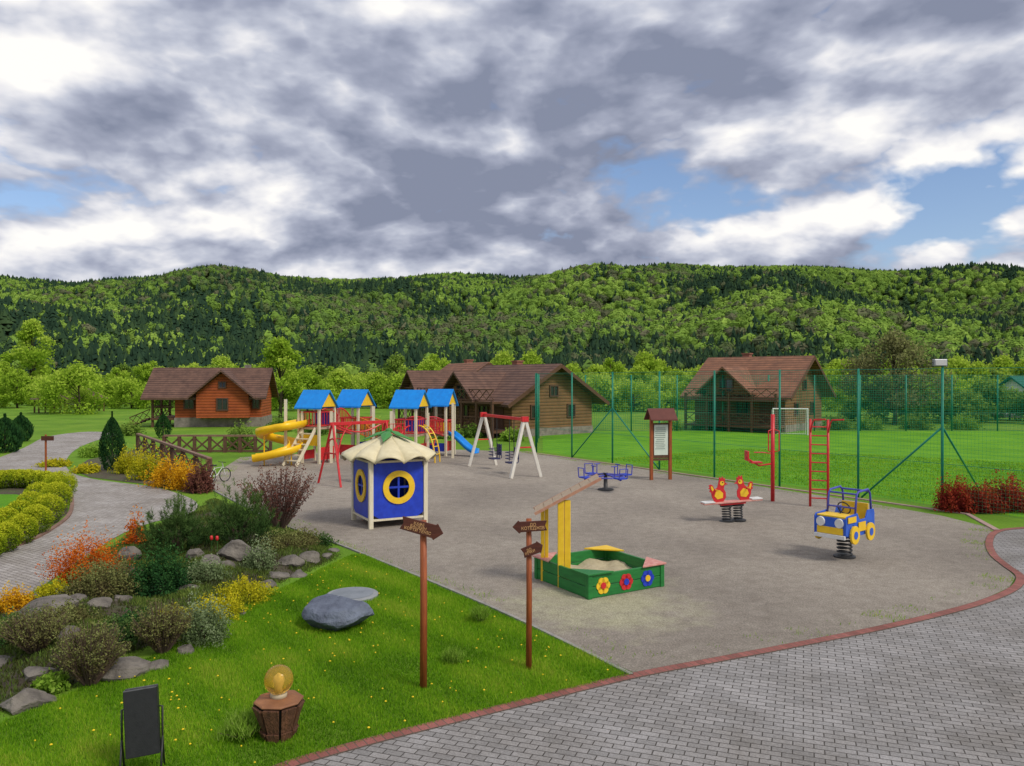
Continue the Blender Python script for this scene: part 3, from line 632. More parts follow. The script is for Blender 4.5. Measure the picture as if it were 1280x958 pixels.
# curled slide
pole=G(354,581); pts=[]
A0=pr(T1,-1,-.3,0)-pole
ctrl=[Vector((A0.x,A0.y,1.6)),Vector((.4,-.5,1.55)),Vector((-.15,-.62,1.45)),Vector((-.7,-.42,1.3)),Vector((-.88,.05,1.12)),Vector((-.55,.5,.95)),Vector((.05,.55,.8)),Vector((.5,.2,.66)),Vector((.45,-.35,.52)),Vector((0,-.68,.4)),Vector((-.5,-.75,.28)),Vector((-.9,-.72,.2)),Vector((-1.05,-.72,.19))]
sp_=catmull(ctrl,6)
for i,p in enumerate(sp_):
    d=(sp_[min(i+1,len(sp_)-1)]-sp_[max(i-1,0)]); d.z=0; d.normalize(); pts.append((pole+p,Vector((d.y,-d.x,0))*-1))
prof=[(-.3,.34),(-.3,.18),(-.24,.05),(-.12,0),(.12,0),(.24,.05),(.3,.18),(.3,.34)]
b=MB(); vs=[]
for p,rd in pts: vs+=[p+rd*x+Vector((0,0,z)) for x,z in prof]
k=len(prof); b.add(vs,[(i*k+j,i*k+j+1,(i+1)*k+j+1,(i+1)*k+j) for i in range(len(pts)-1) for j in range(k-1)])
b.build('curled_slide',SLY,play,True,recalc=False,solid=.05)
for q in (3,6,8): 
    c=pole+ctrl[q]; MB().tube([(c.x,c.y,0),(c.x,c.y,c.z)],.03,6).build('slide_support',SLY,play)
M,w,pz=T4; b=MB(); A0=pr(T4,1,0,0); d=Vector((.85,-.45,0)).normalized(); n=Vector((-d.y,d.x,0)); pts=[]
for i in range(9):
    s=i/8; pts.append(A0+d*(1.5*s)+Vector((0,0,-(pz-.15)*(s*s*(3-2*s))**.9)))
vs=[]
for p in pts: vs+=[p+n*x+Vector((0,0,z)) for x,z in ((-.27,.22),(-.25,.02),(0,0),(.25,.02),(.27,.22))]
b.add(vs,[(i*5+j,i*5+j+1,(i+1)*5+j+1,(i+1)*5+j) for i in range(8) for j in range(4)]); b.build('blue_slide',ROOFBLUE,play,True,recalc=False,solid=.03)
# ================================================================ swings
def swing(name,label,loc,rz,L,h,sp,legm,beamm,seats,legw=.1,tube=False,arcs=False):
    t=thing(name,label,'swing',loc,rz)
    for s in (-1,1):
        for q in (-1,1):
            b=MB(); a=(s*(L/2+.12),q*sp,0); c=(s*L/2,q*.03,h)
            (b.tube([a,c],legw/2,8) if tube else b.bar(a,c,legw,legw)); b.build('leg',legm,t,bevel=0 if tube else .012)
        MB().bar((s*(L/2+.06),-sp*.48,h*.52),(s*(L/2+.06),sp*.48,h*.52),.05).build('cross_brace',beamm,t)
        if not arcs: MB().box((s*(L/2+.01),0,h+.01),(.16,.26,.2)).build('corner_bracket',beamm,t)
        if arcs:
            MB().tube([(s*L/2,-sp*.5*math.cos(k*PI/8),h*.5+.55*math.sin(k*PI/8)) for k in range(9)],.03,6).build('side_arch',beamm,t)
    MB().bar((-L/2-.1,0,h+.0),(L/2+.1,0,h+.0),.09,.11).build('beam',beamm,t)
    if arcs: MB().tube([(-L/2+L*k/10,0,h+.02-.35*math.sin(k*PI/10)) for k in range(11)],.03,6).build('beam_arch',beamm,t)
    for x in seats:
        r=MB()
        for dx in (-.22,.22): r.tube([(x+dx,0,h-.05),(x+dx,.0,.5)],.016,5)
        r.build('chain',DKM,t)
        b=MB(); b.box((x,-.02,.45),(.44,.36,.05)); 
        for z in (.6,.72,.84): b.tube([(x-.22,-.18,z-.0),(x-.22,.2,z+.02),(x+.22,.2,z+.02),(x+.22,-.18,z),(x-.22,-.18,z)],.018,5)
        for dx in (-.22,0,.22): b.tube([(x+dx,.2,.46),(x+dx,.2,1.05)],.018,5)
        b.box((x,.21,.8),(.4,.02,.45)); b.build('swing_seat',mat('seat_navy',(.03,.035,.12),None,6,.5),t)
    return t
swing('swing_set','white legged double swing with red top beam in the middle',(-.37,31.65,0),math.atan2(-3.9,1.7),4.25,2.2,.62,WHW,RED,(-.85,.9),.12)
swing('swing_set','red metal swing frame half hidden behind the blue playhouse',(-5.5,28.3,0),math.radians(42),2.2,2.15,.8,RED,RED,(0,),.08,True,True)
# ================================================================ playhouse
def playhouse():
    t=thing('playhouse','blue square playhouse with yellow ring windows and cream petal roof','playhouse',(-3.2,20.38,0),math.radians(28)); w=.72
    for x in (-1,1):
        for y in (-1,1): MB().box((x*w,y*w,.84),(.11,.11,1.68)).build('corner_post',CREAM,t,bevel=.01)
    MB().box((0,0,.2),(1.4,1.4,.06)).build('floor',LTW,t)
    for M in (frame((0,-w,0),(1,0,0),(0,0,1)),frame((-w,0,0),(0,-1,0),(0,0,1)),frame((w,0,0),(0,1,0),(0,0,1)),frame((0,w,0),(-1,0,0),(0,0,1))):
        n=32; b=MB(); R=.30; cz=1.0; hx,z0,z1=.665,.24,1.62
        circ=[(R*math.cos(2*PI*k/n),cz+R*math.sin(2*PI*k/n)) for k in range(n)]
        outer=[]
        for k in range(n):
            c,s=math.cos(2*PI*k/n),math.sin(2*PI*k/n); f=min(hx/abs(c) if abs(c)>1e-6 else 9,((z1-cz) if s>0 else (cz-z0))/abs(s) if abs(s)>1e-6 else 9); outer.append((f*c,cz+f*s))
        vs=[M@Vector((x,y,z)) for z in (-.02,.02) for (x,y) in circ+outer]
        fs=[]
        for k in range(n):
            j=(k+1)%n; fs+=[(k,j,n+j,n+k),(2*n+k,3*n+k,3*n+j,2*n+j),(k,2*n+k,2*n+j,j),(n+k,n+j,3*n+j,3*n+k)]
        b.add(vs,fs); wl=b.build('wall_panel',BLUE,t)
        r=MB(); r.ring(.42,.27,.035,M@Matrix.Translation((0,cz,.021)),36).build('ring_window',YEL,t)
        q=MB(); q.box((0,cz,.01),(.05,.56,.02),M); q.box((0,cz,.012),(.56,.05,.022),M); q.build('window_cross',BLUE,t)
        MB().box((0,z1+.03,.0),(1.33,.05,.06),M).build('wall_trim',CREAM,t); MB().box((0,z0-.03,0),(1.33,.05,.07),M).build('wall_trim',CREAM,t)
    b=MB(); nt_,nr=140,12; vs=[]
    for j in range(nr+1):
        for i in range(nt_):
            a=2*PI*i/nt_; ph=abs(math.cos(a*5)); s=j/nr; Rm=1.24*(.9+.1*ph**.6); r=max(.02,s*Rm); z=2.28-.5*s**1.1-.12*max(0,s-.8)/.2*(1.15-ph)+.05*(ph**.7-.6)*s
            vs.append((r*math.cos(a),r*math.sin(a),z))
    fs=[(j*nt_+i,j*nt_+(i+1)%nt_,(j+1)*nt_+(i+1)%nt_,(j+1)*nt_+i) for j in range(nr) for i in range(nt_)]+[tuple(range(nt_))]
    b.add(vs,fs); rf=b.build('petal_roof',mat('cream_petal',(.72,.64,.42),(.58,.5,.31),4,.5),t,True,recalc=False,solid=.03)
    b=MB()
    for k in range(5):
        a=2*PI*k/5+.4; d=Vector((math.cos(a),math.sin(a),0)); n=Vector((-d.y,d.x,0)); 
        P=[Vector((0,0,2.38)),d*.28+n*.15+Vector((0,0,2.28)),d*.7+Vector((0,0,2.13)),d*.28-n*.15+Vector((0,0,2.28)),d*.3+Vector((0,0,2.32))]
        b.add(P,[(0,1,4),(1,2,4),(2,3,4),(3,0,4)])
    b.lathe([(.1,2.33),(.09,2.41),(.02,2.45)],10); b.build('green_calyx',mat('calyx_green',(.06,.26,.06),None,5,.5),rf,recalc=False,solid=.02)
playhouse()
# ================================================================ sandbox
def sandbox():
    c=Vector((1.57,14.3,0)); rz=math.atan2(13.95-13.2,2.7-1.45)
    t=thing('sandbox','green plank sandbox with flower cutouts and a tilted sunshade roof','sandbox',c,rz); s=.8
    Wi=Matrix.Rotation(-rz,4,'Z')@Matrix.Translation(-c)
    for (x,y,dx,dy) in ((0,-s,1,0),(0,s,1,0),(-s,0,0,1),(s,0,0,1)):
        b=MB(); 
        for z in (.105,.305): b.box((x,y,z),(2*s-.05 if dx else .05,2*s-.05 if dy else .05,.19))
        sb=b.build('side_board',LGRN,t,bevel=.008)
        if (x,y)==(0,-s):
            for fx,m,cm in ((-.52,YEL,RED),(-.02,RED,BLUE),(.46,BLUE,YEL)):
                f=MB(); M=frame((fx,-s-.026,.2),(1,0,0),(0,0,1))
                for k in range(6): a=k*PI/3; f.lathe([(.068,0),(.068,.012)],14,(0,0,0),M@Matrix.Translation((.08*math.cos(a),.08*math.sin(a),0)))
                fl=f.build('flower',m,sb); MB().lathe([(.06,.0),(.055,.022)],14,(0,0,0),M).build('flower_centre',cm,fl)
    for x in (-1,1):
        for y in (-1,1):
            MB().box((x*s,y*s,.2),(.09,.09,.4)).build('corner_block',LGRN,t,bevel=.01)
            tri=[(x*(s+.07),y*(s+.07)),(x*(s-.48),y*(s+.07)),(x*(s+.07),y*(s-.48))]
            MB().prism(tri,.03,None,.405).build('corner_seat',{(-1,-1):LGRN,(1,-1):PINK,(-1,1):PINK,(1,1):YEL}[(x,y)],t,bevel=.006)
    b=MB(); n=16; e=s-.03; vs=[(-e+2*e*i/n,-e+2*e*j/n,.2+.05*math.sin(i*.9)*math.sin(j*.7)+rnd.uniform(-.012,.012)) for j in range(n+1) for i in range(n+1)]
    b.add(vs,[(j*(n+1)+i,j*(n+1)+i+1,(j+1)*(n+1)+i+1,(j+1)*(n+1)+i) for j in range(n) for i in range(n)]); b.build('sand',SAND,t,True)
    for x,y,h,wd in ((.60,14.42,1.40,.13),(.93,13.98,1.56,.22)):
        b=MB(); b.box((x-wd/4-.004,y,h/2),(wd/2,.09,h),Wi); b.box((x+wd/4+.004,y+.01,h/2-.005),(wd/2,.09,h-.01),Wi); b.build('shade_post',YEL,t,bevel=.008)
    M=Wi@frame(((.41+1.57)/2,14.2,(1.31+1.93)/2+.02),(1.16,0,.62),(0,1,0)); b=MB()
    for k in range(7): b.box((-.56+k*.187,0,0),(.178,.55,.024),M)
    r=b.build('shade_roof',LTW,t); TRM=mat('pale_red_trim',(.42,.16,.10),(.5,.3,.2),9,.6)
    for y in (-.29,.29): MB().box((0,y,-.01),(1.34,.024,.05),M).build('roof_trim',TRM,r)
sandbox()
# ================================================================ spring riders
def spring(t,x=0,h=.36,R=.13):
    b=MB(); pts=[(x+R*math.cos(a/10*2*PI),R*math.sin(a/10*2*PI),.05+h*a/56) for a in range(57)]; b.tube(pts,.018,6); b.build('spring',DKM,t,True)
    MB().lathe([(.2,0),(.2,.03),(.15,.05)],18,(x,0,0)).build('ground_plate',DKM,t); MB().lathe([(.16,h+.04),(.16,h+.08)],18,(x,0,0)).build('spring_plate',DKM,t)
def car_rider():
    g=G(1056,697); t=thing('spring_rider','blue and yellow toy jeep on a black coil spring','spring rider',g,math.radians(-90-50),None,(1.1,1.1,1.16))
    spring(t); z0=.42
    MB().box((0,0,z0+.02),(1.0,.5,.04)).build('base_plate',CARB,t)
    side=[(.55,0),(.55,.30),(.5,.34),(.12,.36),(.04,.24),(-.2,.24),(-.28,.38),(-.52,.38),(-.55,.3),(-.55,0),(-.45,-.02),(-.42,.1),(-.3,.17),(-.18,.1),(-.14,-.04),(.14,-.04),(.18,.1),(.3,.17),(.42,.1),(.45,-.02)]
    for s in (-1,1):
        M=frame((0,s*.3+.012,z0+.06),(1,0,0),(0,0,1)); sp=MB().prism(side,.024,M).build('side_panel',CARB,t,bevel=.004)
        y=s*.335
        for x in (.3,-.3):
            Mw=frame((x,y+.015*s+.02,z0+.06),(1,0,0),(0,0,1)); wh=MB().lathe([(.16,0),(.16,.04)],22,(0,0,0),Mw).build('wheel',YEL,t,bevel=.005); MB().lathe([(.07,-.008),(.07,.048)],16,(0,0,0),Mw).build('hub',CARB,wh)
        MB().box((-.02,s*.328,z0+.18),(.27,.012,.16)).build('door_patch',YEL,t)
        MB().box((.36,s*.328,z0+.33),(.30,.012,.10)).build('fender_patch',YEL,t)
    MB().box((.52,0,z0+.2),(.04,.58,.3)).build('front_panel',CARB,t); MB().box((.547,0,z0+.13),(.02,.5,.12)).build('grille',YEL,t)
    for s in (-1,1):
        MB().lathe([(.085,0),(.08,.03)],18,(0,0,0),frame((.542,s*.18,z0+.27),(0,1,0),(0,0,1))).build('headlight',WHT,t)
    MB().box((.3,0,z0+.37),(.42,.56,.03)).build('bonnet',YEL,t,bevel=.006); MB().box((-.22,0,z0+.2),(.28,.5,.03)).build('seat',YEL,t); MB().box((-.4,0,z0+.36),(.03,.52,.36)).build('seat_back',YEL,t,bevel=.006)
    MB().box((.56,0,z0+.03),(.05,.6,.07)).build('bumper',WHT,t,bevel=.01)
    for s in (-1,1): MB().tube([(.14,s*.27,z0+.36),(.08,s*.27,z0+.72),(.02,s*.27,z0+.78),(-.36,s*.27,z0+.8),(-.45,s*.27,z0+.72),(-.5,s*.27,z0+.36)],.02,8).build('roll_bar',NAVY,t,True)
    for p,r in (((.06,.74),.018),((-.42,.76),.018),((.12,.5),.016)): MB().tube([(p[0],-.27,z0+p[1]),(p[0],.27,z0+p[1])],r,7).build('cage_bar',NAVY,t)
    b=MB(); Ms=frame((.02,0,z0+.47),(0,1,0),(.5,0,1)); b.tube([Ms@Vector((.12*math.cos(a*PI/8),.12*math.sin(a*PI/8),0)) for a in range(16)],.012,6,True); b.tube([Ms@Vector((0,0,0)),Vector((.18,0,z0+.38))],.012,6); b.build('steering_wheel',DKM,t)
car_rider()
def animal_rider():
    g=G(916,652); t=thing('spring_rider','long spring rocker with two red and yellow cutout roosters','spring rider',g,math.radians(10)); t.rotation_euler=(0,math.radians(-3),math.radians(10))
    spring(t,-.16,.36,.11); spring(t,.16,.36,.11)
    MB().box((0,0,.52),(1.62,.26,.04)).build('seat_board',PINK,t,bevel=.01); MB().box((0,0,.48),(.7,.2,.05)).build('seat_beam',RED,t)
    for s in (-1,1): MB().box((s*.66,0,.555),(.3,.28,.03)).build('seat',WHT,t,bevel=.008)
    # rooster outline: beak toward -x, tail plume toward +x
    out=[(-.12,0),(-.2,.1),(-.2,.24),(-.15,.33),(-.17,.40),(-.19,.43),(-.27,.44),(-.20,.49),(-.19,.55),(-.20,.61),(-.155,.59),(-.13,.66),(-.09,.60),(-.045,.65),(-.03,.56),(-.01,.48),(.02,.38),(.08,.33),(.12,.36),(.14,.43),(.20,.47),(.26,.44),(.23,.40),(.27,.36),(.22,.34),(.25,.28),(.2,.25),(.18,.13),(.13,.03),(.12,0)]
    for s in (-1,1):
        M=frame((s*.36,.02*s,.54),(s,0,0),(0,0,1))
        a=MB().prism(out,.035,M).build('rooster_cutout',RED,t,bevel=.004)
        for z in (-.009,.038):
            f=MB(); f.lathe([(.06,0),(.06,.006)],16,(0,0,0),M@Matrix.Translation((-.105,.48,z))); f.prism([(-.11,.1),(-.12,.22),(-.03,.31),(.08,.27),(.12,.16),(.04,.07)],.006,M,z); f.prism([(.13,.33),(.17,.42),(.21,.42),(.2,.34),(.17,.29)],.006,M,z); f.build('yellow_patch',YEL,a)
            zz=z-.004; MB().lathe([(.018,0),(.018,.014)],10,(0,0,0),M@Matrix.Translation((-.12,.50,zz))).build('eye',DKM,a)
        MB().tube([(s*.44,-.2,.86),(s*.44,.2,.86)],.016,7).build('handle',YEL,t)
animal_rider()
g=G(757,613); t=thing('roundabout','blue four seat roundabout with violet seat frames near the swing','roundabout',g,math.radians(12))
MB().lathe([(.28,0),(.26,.05),(.07,.08),(.06,.55),(.1,.58)],16).build('pivot_post',DKM,t,True)
for k in range(2): a=k*PI/2+.3; MB().tube([(.85*math.cos(a),.85*math.sin(a),.42),(0,0,.5+.06*k),(-.85*math.cos(a),-.85*math.sin(a),.42)],.03,7).build('arm',NAVY,t)
MB().tube([(.62*math.cos(a*PI/14),.62*math.sin(a*PI/14),.47) for a in range(28)],.026,7,True).build('foot_ring',NAVY,t)
for k in range(4):
    a=k*PI/2+.3; d=Vector((math.cos(a),math.sin(a),0)); n=Vector((-d.y,d.x,0))
    MB().box((0,0,0),(.3,.34,.04),frame(d*.82+Vector((0,0,.48)),d,n)).build('seat',BLUE,t)
    MB().tube([d*.97+n*.16+Vector((0,0,.48)),d*1.0+n*.16+Vector((0,0,.8)),d*1.0-n*.16+Vector((0,0,.8)),d*.97-n*.16+Vector((0,0,.48))],.02,6).build('backrest',NAVY,t)
    MB().tube([d*.5+Vector((0,0,.46)),d*.5+Vector((0,0,.82)),d*.5+n*.12+Vector((0,0,.84)),d*.5-n*.12+Vector((0,0,.84))],.018,6).build('handle',NAVY,t)
g=G(1024,634); t=thing('exercise_ladder','red metal wall ladder with pull up arms beside the net fence','exercise ladder',g,math.radians(-20)); h=2.55
for s in (-.24,.24): MB().tube([(s,0,0),(s,0,h)],.036,8).build('upright',RED,t,True)
for i in range(9): MB().tube([(-.24,0,.25+i*.26),(.24,0,.25+i*.26)],.02,7).build('rung',RED,t)
for s in (-.24,.24): MB().tube([(s,0,h-.4),(s+.05,-.2,h-.1),(s+.1,-.3,h),(s+.4,-.45,h+.02)],.024,7).build('pull_up_arm',RED,t)
g=G(966,627); t=thing('exercise_press','red post with folding seat, lever and handles left of the ladder','exercise machine',g,0); h=2.65
MB().tube([(0,0,0),(0,0,h)],.06,10).build('post',RED,t,True)
for s in (-1,1):
    MB().tube([(0,0,2.2),(s*.16,-.1,2.15),(s*.16,-.1,1.55),(0,0,1.5)],.02,6).build('grab_handle',RED,t)
MB().tube([(0,0,1.15),(-.45,-.1,1.1),(-.86,-.12,1.35)],.026,7).build('lever_arm',RED,t)
MB().box((-.55,-.1,1.2),(.34,.3,.05)).build('seat',RED,t,bevel=.01)
MB().box((-.82,-.1,1.4),(.05,.34,.3)).build('backrest',RED,t,bevel=.01)
MB().tube([(0,0,1.45),(-.35,-.1,1.5),(-.6,-.1,1.5)],.018,6).build('handle',RED,t)
g=G(826,600); t=thing('notice_board','brown roofed wooden notice board with pale poster near the fence','notice board',g,math.radians(12))
for s in (-1,1): MB().box((s*.37,0,1.2),(.11,.11,2.4)).build('post',ORW,t,bevel=.008)
MB().box((0,0,1.45),(.64,.04,1.3)).build('board',BRW,t); 
ps=MB().box((0,-.026,1.48),(.54,.01,1.12)).build('poster',mat('poster_paper',(.66,.72,.62),(.55,.64,.55),6,.5),t)
b=MB(); 
for k in range(12): b.box((rnd.uniform(-.05,.0),-.034,1.92-.07*k),(rnd.uniform(.3,.42),.004,.018))
b.build('printed_lines',mat('print_green',(.12,.2,.16),None,8,.6),ps)
MB().box((0,0,.75),(.64,.06,.07)).build('lower_rail',BRW,t); vroof(.7,.4,2.38,.22,.16,.17,.04).build('roof',mat('dark_red_roof',(.13,.035,.025),None,5,.7),t)
# ================================================================ signs
def textmesh(s,size,m,parent,M,name='lettering'):
    cu=bpy.data.curves.new('t','FONT'); cu.body=s; cu.size=size; cu.align_x='CENTER'; cu.align_y='CENTER'; cu.extrude=.002; cu.offset=.0003; cu.space_line=.8
    o=bpy.data.objects.new('t',cu); COL.objects.link(o); dg=bpy.context.evaluated_depsgraph_get(); me=bpy.data.meshes.new_from_object(o.evaluated_get(dg))
    bpy.data.objects.remove(o); me.transform(M); me.materials.clear(); me.materials.append(m)
    q=bpy.data.objects.new(name,me); COL.objects.link(q); q.parent=parent; return q
def arrow(L,h,rt=True):
    p=[(-L/2,-h*.4),(L*.3,-h*.5),(L*.34,-h*.62),(L/2+.02,0),(L*.36,h*.58),(L*.32,h*.46),(-L/2,h*.5),(-L*.44,h*.05)]
    return p if rt else [(-x,y) for x,y in p]
def signpost(label,px,py,h,boards,r=.045):
    g=G(px,py); t=thing('sign_post',label,'sign',g)
    MB().tube([(0,0,-.05),(.005,0,h*.5),(0,0,h)],[r,r*.95,r*.9],10).build('post',ORW,t,True)
    for (dx,z,L,hh,tilt,rt,txt,ts) in boards:
        M=Matrix.Translation((dx,-r-.015,z))@Matrix.Rotation(math.radians(90),4,'X')@Matrix.Rotation(math.radians(tilt),4,'Z')
        b=MB().prism(arrow(L,hh,rt),.024,M).build('arrow_board',DKW,t,bevel=.005); textmesh(txt,ts,LETTER,b,M@Matrix.Translation((-.035 if rt else .03,0,.025)))
signpost('tall wooden arrow sign pointing right, nearer the round lamp',529,862,2.02,[(-.015,ZD(659,9.37),.50,.17,-14,True,'КАФЕ\nБАСЕЙН\nКОРТИ ТЕНІС',.048)])
signpost('wooden post with two small arrow boards in front of the sandbox',661,838,1.93,[(.02,ZD(657,10),.42,.14,2,False,'ДО\nКОТЕДЖІВ',.054),(.04,ZD(686,10),.26,.14,24,True,'ДО\nРІЧКИ',.043)],.04)
# ================================================================ lamp
g=G(348,922); t=thing('garden_lamp','low wooden garden lamp with amber glass globe on the lawn','lamp',g,.35)
b=MB(); n=8
for k in range(n):
    a0=2*PI*(k+.07)/n; a1=2*PI*(k+.93)/n; j1,j2,j3=rnd.uniform(-.012,.012),rnd.uniform(-.012,.012),rnd.uniform(-.015,.01)
    for (r0,z0_,r1,z1_) in ((.17,.0,.2,.1),(.18,.1,.26,.36+j3)):
        vs=[]
        for rr_,zz in ((r0+j1,z0_),(r1+j2,z1_)):
            for dr in (0,-.04):
                for a in (a0,a1): vs.append(((rr_+dr)*math.cos(a),(rr_+dr)*math.sin(a),zz))
        b.add(vs,[(0,1,5,4),(2,6,7,3),(0,4,6,2),(1,3,7,5),(4,5,7,6),(0,2,3,1)])
b.build('wooden_base',mat('lamp_wood',(.22,.095,.045),(.075,.033,.018),4,.75,bump=1,bscale=14,st=(7,7,1),bd=.03),t,bevel=.006)
MB().lathe([(.13,.02),(.15,.1),(.2,.34),(.17,.36)],16).build('core',DKM,t)
MB().lathe([(.24,.37),(.255,.385),(.24,.40),(.1,.42)],8).build('top_plate',mat('lamp_cap',(.36,.16,.07),(.16,.065,.03),4,.7,bump=.6),t,bevel=.005)
MB().lathe([(.085,.41),(.085,.45),(.07,.465),(.02,.465)],20).build('collar',mat('pale_collar',(.5,.42,.28),None,5,.5),t,True)
gm,nt,b_=newmat('amber_glass'); b_.inputs['Base Color'].default_value=(.9,.58,.12,1); b_.inputs['Roughness'].default_value=.08; b_.inputs['Transmission Weight'].default_value=.8; b_.inputs['IOR'].default_value=1.2
prof=[(.148*math.sin(a*PI/18),.595-.148*math.cos(a*PI/18)) for a in range(2,19)]; prof[-1]=(.003,.743)
MB().lathe(prof,28).build('globe',gm,t,True)
MB().lathe([(.03,.46),(.03,.53),(.05,.58),(.045,.62),(.01,.65)],14).build('bulb',mat('bulb_white',(.8,.75,.6),None,3,.3),t,True)
# ================================================================ litter bin
bx=XD(177,7.35); t=thing('litter_bin','black metal litter bin with open top hanging in a frame','litter bin',(bx,7.35,0),math.radians(16))
Mb=Matrix.Translation((0,0,.5))@Matrix.Rotation(math.radians(-10),4,'X')@Matrix.Rotation(math.radians(-4),4,'Y')@Matrix.Translation((0,0,-.5))
b=MB(); w,d,z0,z1=.14,.05,.2,.79
BK=mat('bin_black',(.012,.012,.014),(.02,.02,.022),14,.5,bump=.15,bscale=90)
for (x,y,sx,sy) in ((0,-d,2*w,.012),(0,d,2*w,.012),(-w,0,.012,2*d),(w,0,.012,2*d)): b.box((x,y,(z0+z1)/2),(sx,sy,z1-z0),Mb)
b.box((0,0,z0),(2*w,2*d,.012),Mb); b.build('basket',BK,t)
MB().tube([Mb@Vector(v) for v in ((-w,-d,z1),(w,-d,z1),(w,d,z1),(-w,d,z1))],.009,6,True).build('rim',mat('worn_black_metal',(.10,.10,.11),(.04,.04,.04),10,.4),t)
for s in (-1,1): MB().tube([(s*.175,.12,0),(s*.175,.0,.34),(s*.175,0,.62),(s*.145,0,.62)],.01,7).build('stand_leg',DKM,t,True); MB().tube([(s*.175,-.12,0),(s*.175,0,.34)],.01,7).build('stand_leg',DKM,t,True)
# ================================================================ rocks
def rock_mesh(sx,sy,sz,seed,sub=3,planes=12):
    r=np.random.default_rng(seed); b=bmesh.new(); bmesh.ops.create_icosphere(b,subdivisions=sub,radius=1); P=[]
    for _ in range(planes):
        n=r.normal(size=3); n/=np.linalg.norm(n); P.append((Vector(n),r.uniform(.5,.86)))
    for v in b.verts:
        for n,d in P:
            e=v.co.dot(n)-d
            if e>0: v.co-=n*e
        q=v.co; v.co+=Vector((math.sin(q.y*9+seed),math.sin(q.z*8+seed*2),math.sin(q.x*9)))*.03+Vector((math.sin(q.y*23+seed),math.sin(q.z*21),math.sin(q.x*25)))*.012
        v.co=Vector((v.co.x*sx,v.co.y*sy,v.co.z*sz))
    me=bpy.data.meshes.new('rock'); b.to_mesh(me); b.free(); return me
def rock(name,label,px,py,wpx,hpx,m,seed,group=None,sink=.1,hs=.6):
    g=G(px,py); s=g.y/F; w=wpx*s; h=hpx*s; me=rock_mesh(w/1.6,w/1.9,h*hs,seed,4 if w>.5 else 3); me.materials.append(m)
    o=bpy.data.objects.new(name,me); COL.objects.link(o); o.location=(g.x,g.y+w*.2,bz(g.x,g.y+w*.2)+h*sink); o.rotation_euler=(rnd.uniform(-.15,.15),rnd.uniform(-.15,.15),rnd.uniform(-.5,.5)); return tag(o,label,'rock',group)
rock('boulder','large blue grey boulder lying on the lawn',418,788,76,40,BOULD,8,None,.3,.8)
RL=[(160,712,34,28),(290,714,44,34),(362,712,34,18),(386,706,34,18),(345,725,30,16),(150,846,84,30),(60,790,80,28),(22,888,80,36),(228,818,26,22),(40,862,50,24),(262,722,30,22),(120,780,36,18),(12,776,34,16),(318,712,26,28),(195,838,30,16),(75,822,38,18),(330,735,28,14),(232,752,28,16),(150,770,34,18),(405,700,22,10),(370,722,28,12),(55,748,36,18),(-10,835,44,22),(90,775,28,14),(300,770,20,10),(415,690,18,8),(282,725,26,18),(244,716,28,22)]
for i,(px,py,w,h) in enumerate(RL):
    rock('bed_rock','rough brown grey rock lying among the shrubs of the planted bed',px,py,w*.84,h*.86,STONE,20+i,'rocks edging the planted bed',.08,.64)
g=G(440,747); t=thing('manhole_cover','round pale grey concrete manhole cover set in the lawn','manhole cover',g)
MB().lathe([(.44,0),(.44,.05),(.42,.065),(.36,.065)],36).build('rim',mat('pale_concrete',(.3,.31,.32),(.2,.21,.22),5,.8,bump=.3),t); MB().lathe([(.355,.045),(.355,.075),(.1,.08)],36).build('lid',mat('lid_concrete',(.23,.25,.28),(.15,.17,.19),4,.7,bump=.4),t)
# ================================================================ shrubs
DG=leafmat('dark_needle',[(.010,.032,.014),(.018,.06,.02),(.035,.10,.026),(.065,.16,.04)],.1,.1)
PN=leafmat('pine_needle',[(.018,.042,.016),(.035,.08,.024),(.07,.13,.033),(.13,.20,.055)],.1,.1)
YG=leafmat('yellow_green_leaf',[(.16,.19,.015),(.32,.34,.018),(.5,.46,.02),(.66,.56,.03)],.3,.15)
HG=leafmat('hedge_leaf',[(.07,.12,.01),(.20,.29,.015),(.40,.46,.022),(.60,.61,.04)],.25,.1)
OR=leafmat('orange_leaf',[(.22,.04,.01),(.48,.09,.012),(.66,.17,.018),(.7,.3,.035)],.3,.1)
GOLD=leafmat('gold_leaf',[(.26,.14,.01),(.52,.26,.013),(.7,.38,.016),(.75,.52,.04)],.3,.1)
PUR=leafmat('purple_brown_leaf',[(.06,.025,.022),(.13,.05,.04),(.19,.075,.055),(.26,.15,.08)],.2,.1)
BRN=leafmat('brown_olive_leaf',[(.07,.055,.025),(.14,.12,.05),(.18,.19,.06),(.26,.29,.1)],.2,.1)
GG=leafmat('grey_green_leaf',[(.06,.09,.035),(.12,.17,.07),(.20,.26,.12),(.30,.36,.2)],.2,.1)
RB=leafmat('red_barberry_leaf',[(.07,.012,.012),(.18,.025,.02),(.32,.045,.025),(.42,.1,.035)],.2,.1)
LG=leafmat('fresh_leaf',[(.07,.15,.012),(.15,.29,.025),(.26,.42,.05),(.36,.5,.1)],.35,.1)
